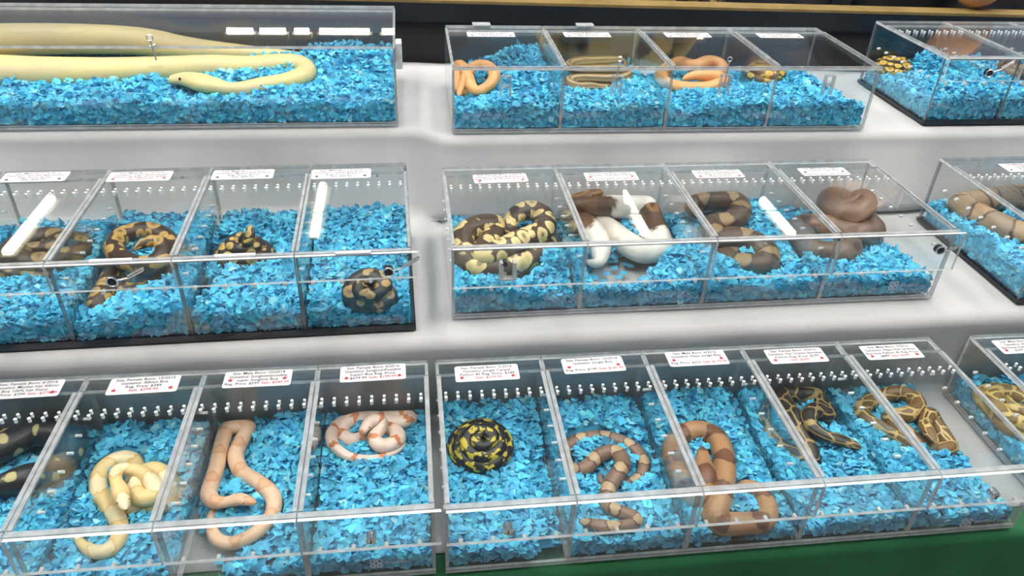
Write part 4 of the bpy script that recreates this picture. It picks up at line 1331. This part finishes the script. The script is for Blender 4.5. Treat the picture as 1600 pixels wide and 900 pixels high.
def person(name, label, loc, rz, shirt, larm, rarm, sleeve_cut, right_cut=None):
    """one continuous skinned body; arms given as shoulder-elbow-wrist offsets from the base"""
    verts, edges, rad = [], [], []

    def add(p, r, parent=None):
        verts.append(p)
        rad.append(r)
        if parent is not None:
            edges.append((parent, len(verts) - 1))
        return len(verts) - 1
    pel = add((0, 0, .95), (.165, .115))
    wa = add((0, 0, 1.10), (.15, .105), pel)
    ch = add((0, -.01, 1.28), (.175, .118), wa)
    sh = add((0, 0, 1.42), (.13, .09), ch)
    nk = add((0, 0, 1.50), (.055, .058), sh)
    hd = add((0, -.012, 1.575), (.070, .080), nk)
    h2 = add((0, -.012, 1.66), (.078, .095), hd)
    add((0, -.006, 1.735), (.058, .072), h2)
    for s, arm in ((-1, rarm), (1, larm)):
        a = add((s * .185, 0, 1.40), (.062, .062), sh)
        e_ = add(arm[0], (.062, .062), a)
        f_ = add(tuple(np.array(arm[0]) * .45 + np.array(arm[1]) * .55), (.041, .041), e_)
        wr = add(arm[1], (.028, .024), f_)
        d = np.array(arm[1]) - np.array(arm[0])
        d /= np.linalg.norm(d)
        side = np.cross(d, (0, 0, 1.0))
        side /= np.linalg.norm(side) + 1e-6
        pm_ = np.array(arm[1]) + d * .05
        pa = add(tuple(pm_), (.038, .017), wr)
        for k, (o_, l_) in enumerate(((-.030, .068), (-.010, .078), (.010, .074), (.030, .058))):
            b0 = pm_ + d * .035 + side * o_
            b = add(tuple(b0), (.0095, .0095), pa)
            c1 = add(tuple(b0 + d * l_ * .5 + np.array((0, 0, -.008))), (.0088, .0088), b)
            add(tuple(b0 + d * l_ + np.array((0, 0, -.026))), (.0078, .0078), c1)
        tb = add(tuple(pm_ - d * .012 - side * s * .038), (.011, .011), pa)
        add(tuple(pm_ + d * .03 - side * s * .06 + np.array((0, 0, -.01))), (.009, .009), tb)
        hp = add((s * .095, 0, .86), (.098, .098), pel)
        kn = add((s * .11, -.015, .50), (.065, .068), hp)
        cf = add((s * .112, .015, .33), (.058, .062), kn)
        an = add((s * .115, .02, .095), (.04, .045), cf)
        ft = add((s * .12, -.06, .045), (.043, .035), an)
        add((s * .125, -.15, .038), (.036, .026), ft)
    me = bpy.data.meshes.new(name)
    me.from_pydata(verts, edges, [])
    o = bpy.data.objects.new(name, me)
    COL.objects.link(o)
    sk_ = o.modifiers.new('skin', 'SKIN')
    sk_.use_smooth_shade = True
    for i, v in enumerate(me.skin_vertices[0].data):
        v.radius = rad[i]
        v.use_root = (i == 0)
    sb = o.modifiers.new('sub', 'SUBSURF')
    sb.levels = 2
    dg = bpy.context.evaluated_depsgraph_get()
    m2 = bpy.data.meshes.new_from_object(o.evaluated_get(dg))
    bpy.data.objects.remove(o)
    for m_ in (shirt, SKIN, JEANS, SHOE):
        m2.materials.append(m_)
    mi = []
    A = [np.array(larm[0]), np.array(rarm[0])]
    Wd = [np.array(larm[1]), np.array(rarm[1])]
    for p in m2.polygons:
        q_ = np.array(p.center)
        k = 0
        if q_[2] > 1.475:
            k = 1
        elif q_[2] < .085:
            k = 3
        elif q_[2] < .97 and abs(q_[0]) < .26 and abs(q_[1]) < .2:
            k = 2
        for a, wv, cut in zip(A, Wd, (sleeve_cut, sleeve_cut if right_cut is None else right_cut)):
            d = wv - a
            tq = np.dot(q_ - a, d) / np.dot(d, d)
            dist = np.linalg.norm(q_ - (a + d * np.clip(tq, 0, 1.6)))
            if tq > cut and dist < .11:
                k = 1
        mi.append(k)
    m2.polygons.foreach_set('material_index', mi)
    m2.polygons.foreach_set('use_smooth', [True] * len(mi))
    o = bpy.data.objects.new(name, m2)
    COL.objects.link(o)
    o.location = loc
    o.rotation_euler = (0, 0, rz)
    tag(o, label, 'person')
    # hair cap, face
    bm = bmesh.new()
    bmesh.ops.create_uvsphere(bm, u_segments=20, v_segments=12, radius=1)
    for v in bm.verts:
        v.co = Vector((v.co.x * .094, v.co.y * .108 + .012, v.co.z * .085 + 1.70))
    bmesh.ops.delete(bm, geom=[v for v in bm.verts if v.co.z < 1.66 - .06 * (v.co.y > .03) or (v.co.y < -.05 and v.co.z < 1.715)], context='VERTS')
    hm = bpy.data.meshes.new('hair')
    bm.to_mesh(hm)
    bm.free()
    ho = link('hair', hm, HAIR, o)
    ho.modifiers.new('s', 'SOLIDIFY').thickness = .012
    MB().tube((0, -.10, 1.645), (0, -.128, 1.615), .010, 8, r2=.016).build('nose', SKIN, o, smooth=True)
    for s in (-1, 1):
        MB().tube((s * .033, -.088, 1.648), (s * .033, -.103, 1.648), .010, 8).build('eye', M['eye'], o)
        MB().tube((s * .078, -.01, 1.635), (s * .094, .0, 1.64), .026, 10, r2=.02).build('ear', SKIN, o, smooth=True)
    MB().box((-.026, -.107, 1.578), (.026, -.085, 1.586)).build('mouth', principled('lips', srgb(170, 100, 90), .5), o)
    return o


ea = ony(1528, 10, 1.775)
lo_ = np.array([1.42, 2.14, 0.0])
person('person', 'person in a black shirt leaning a bare elbow on the rail', tuple(lo_), 0.0, BLACKT, ((ea[0] - lo_[0], ea[1] - lo_[1], 1.243), (ea[0] - lo_[0] - .10, ea[1] - lo_[1] + .08, 1.48)), ((-.28, .02, 1.14), (-.27, -.10, .92)), -.35, .95)
person('person', 'person in a camouflage shirt standing behind the rail', (.62, 2.22, 0), .15, CAMO, ((.27, .03, 1.14), (.26, -.12, .95)), ((-.27, .03, 1.14), (-.25, -.12, .95)), .9)
# added low black drape on a pipe, filling in the dark behind the people
dr = empty('added_backdrop', (1.4, 2.75, 0))
tag(dr, 'added low black drape filling in the dark behind the people', 'drape')
xs = np.linspace(-1.5, 1.9, 160)
V = np.concatenate([np.stack([xs, .03 * np.sin(xs * 22), np.full(160, z)], -1) for z in (.02, 1.3)])
Q = np.stack([np.arange(159), np.arange(1, 160), np.arange(161, 320), np.arange(160, 319)], -1)
np_mesh('drape', V, Q, M['black_cloth'], dr, smooth=True)
MB().tube((-1.55, 0, 1.31), (1.95, 0, 1.31), .018, 10).build('pipe', M['chrome'], dr)
for x in (-1.52, 1.92):
    MB().tube((x, 0, 0), (x, 0, 1.3), .02, 10).build('post', M['chrome'], dr)
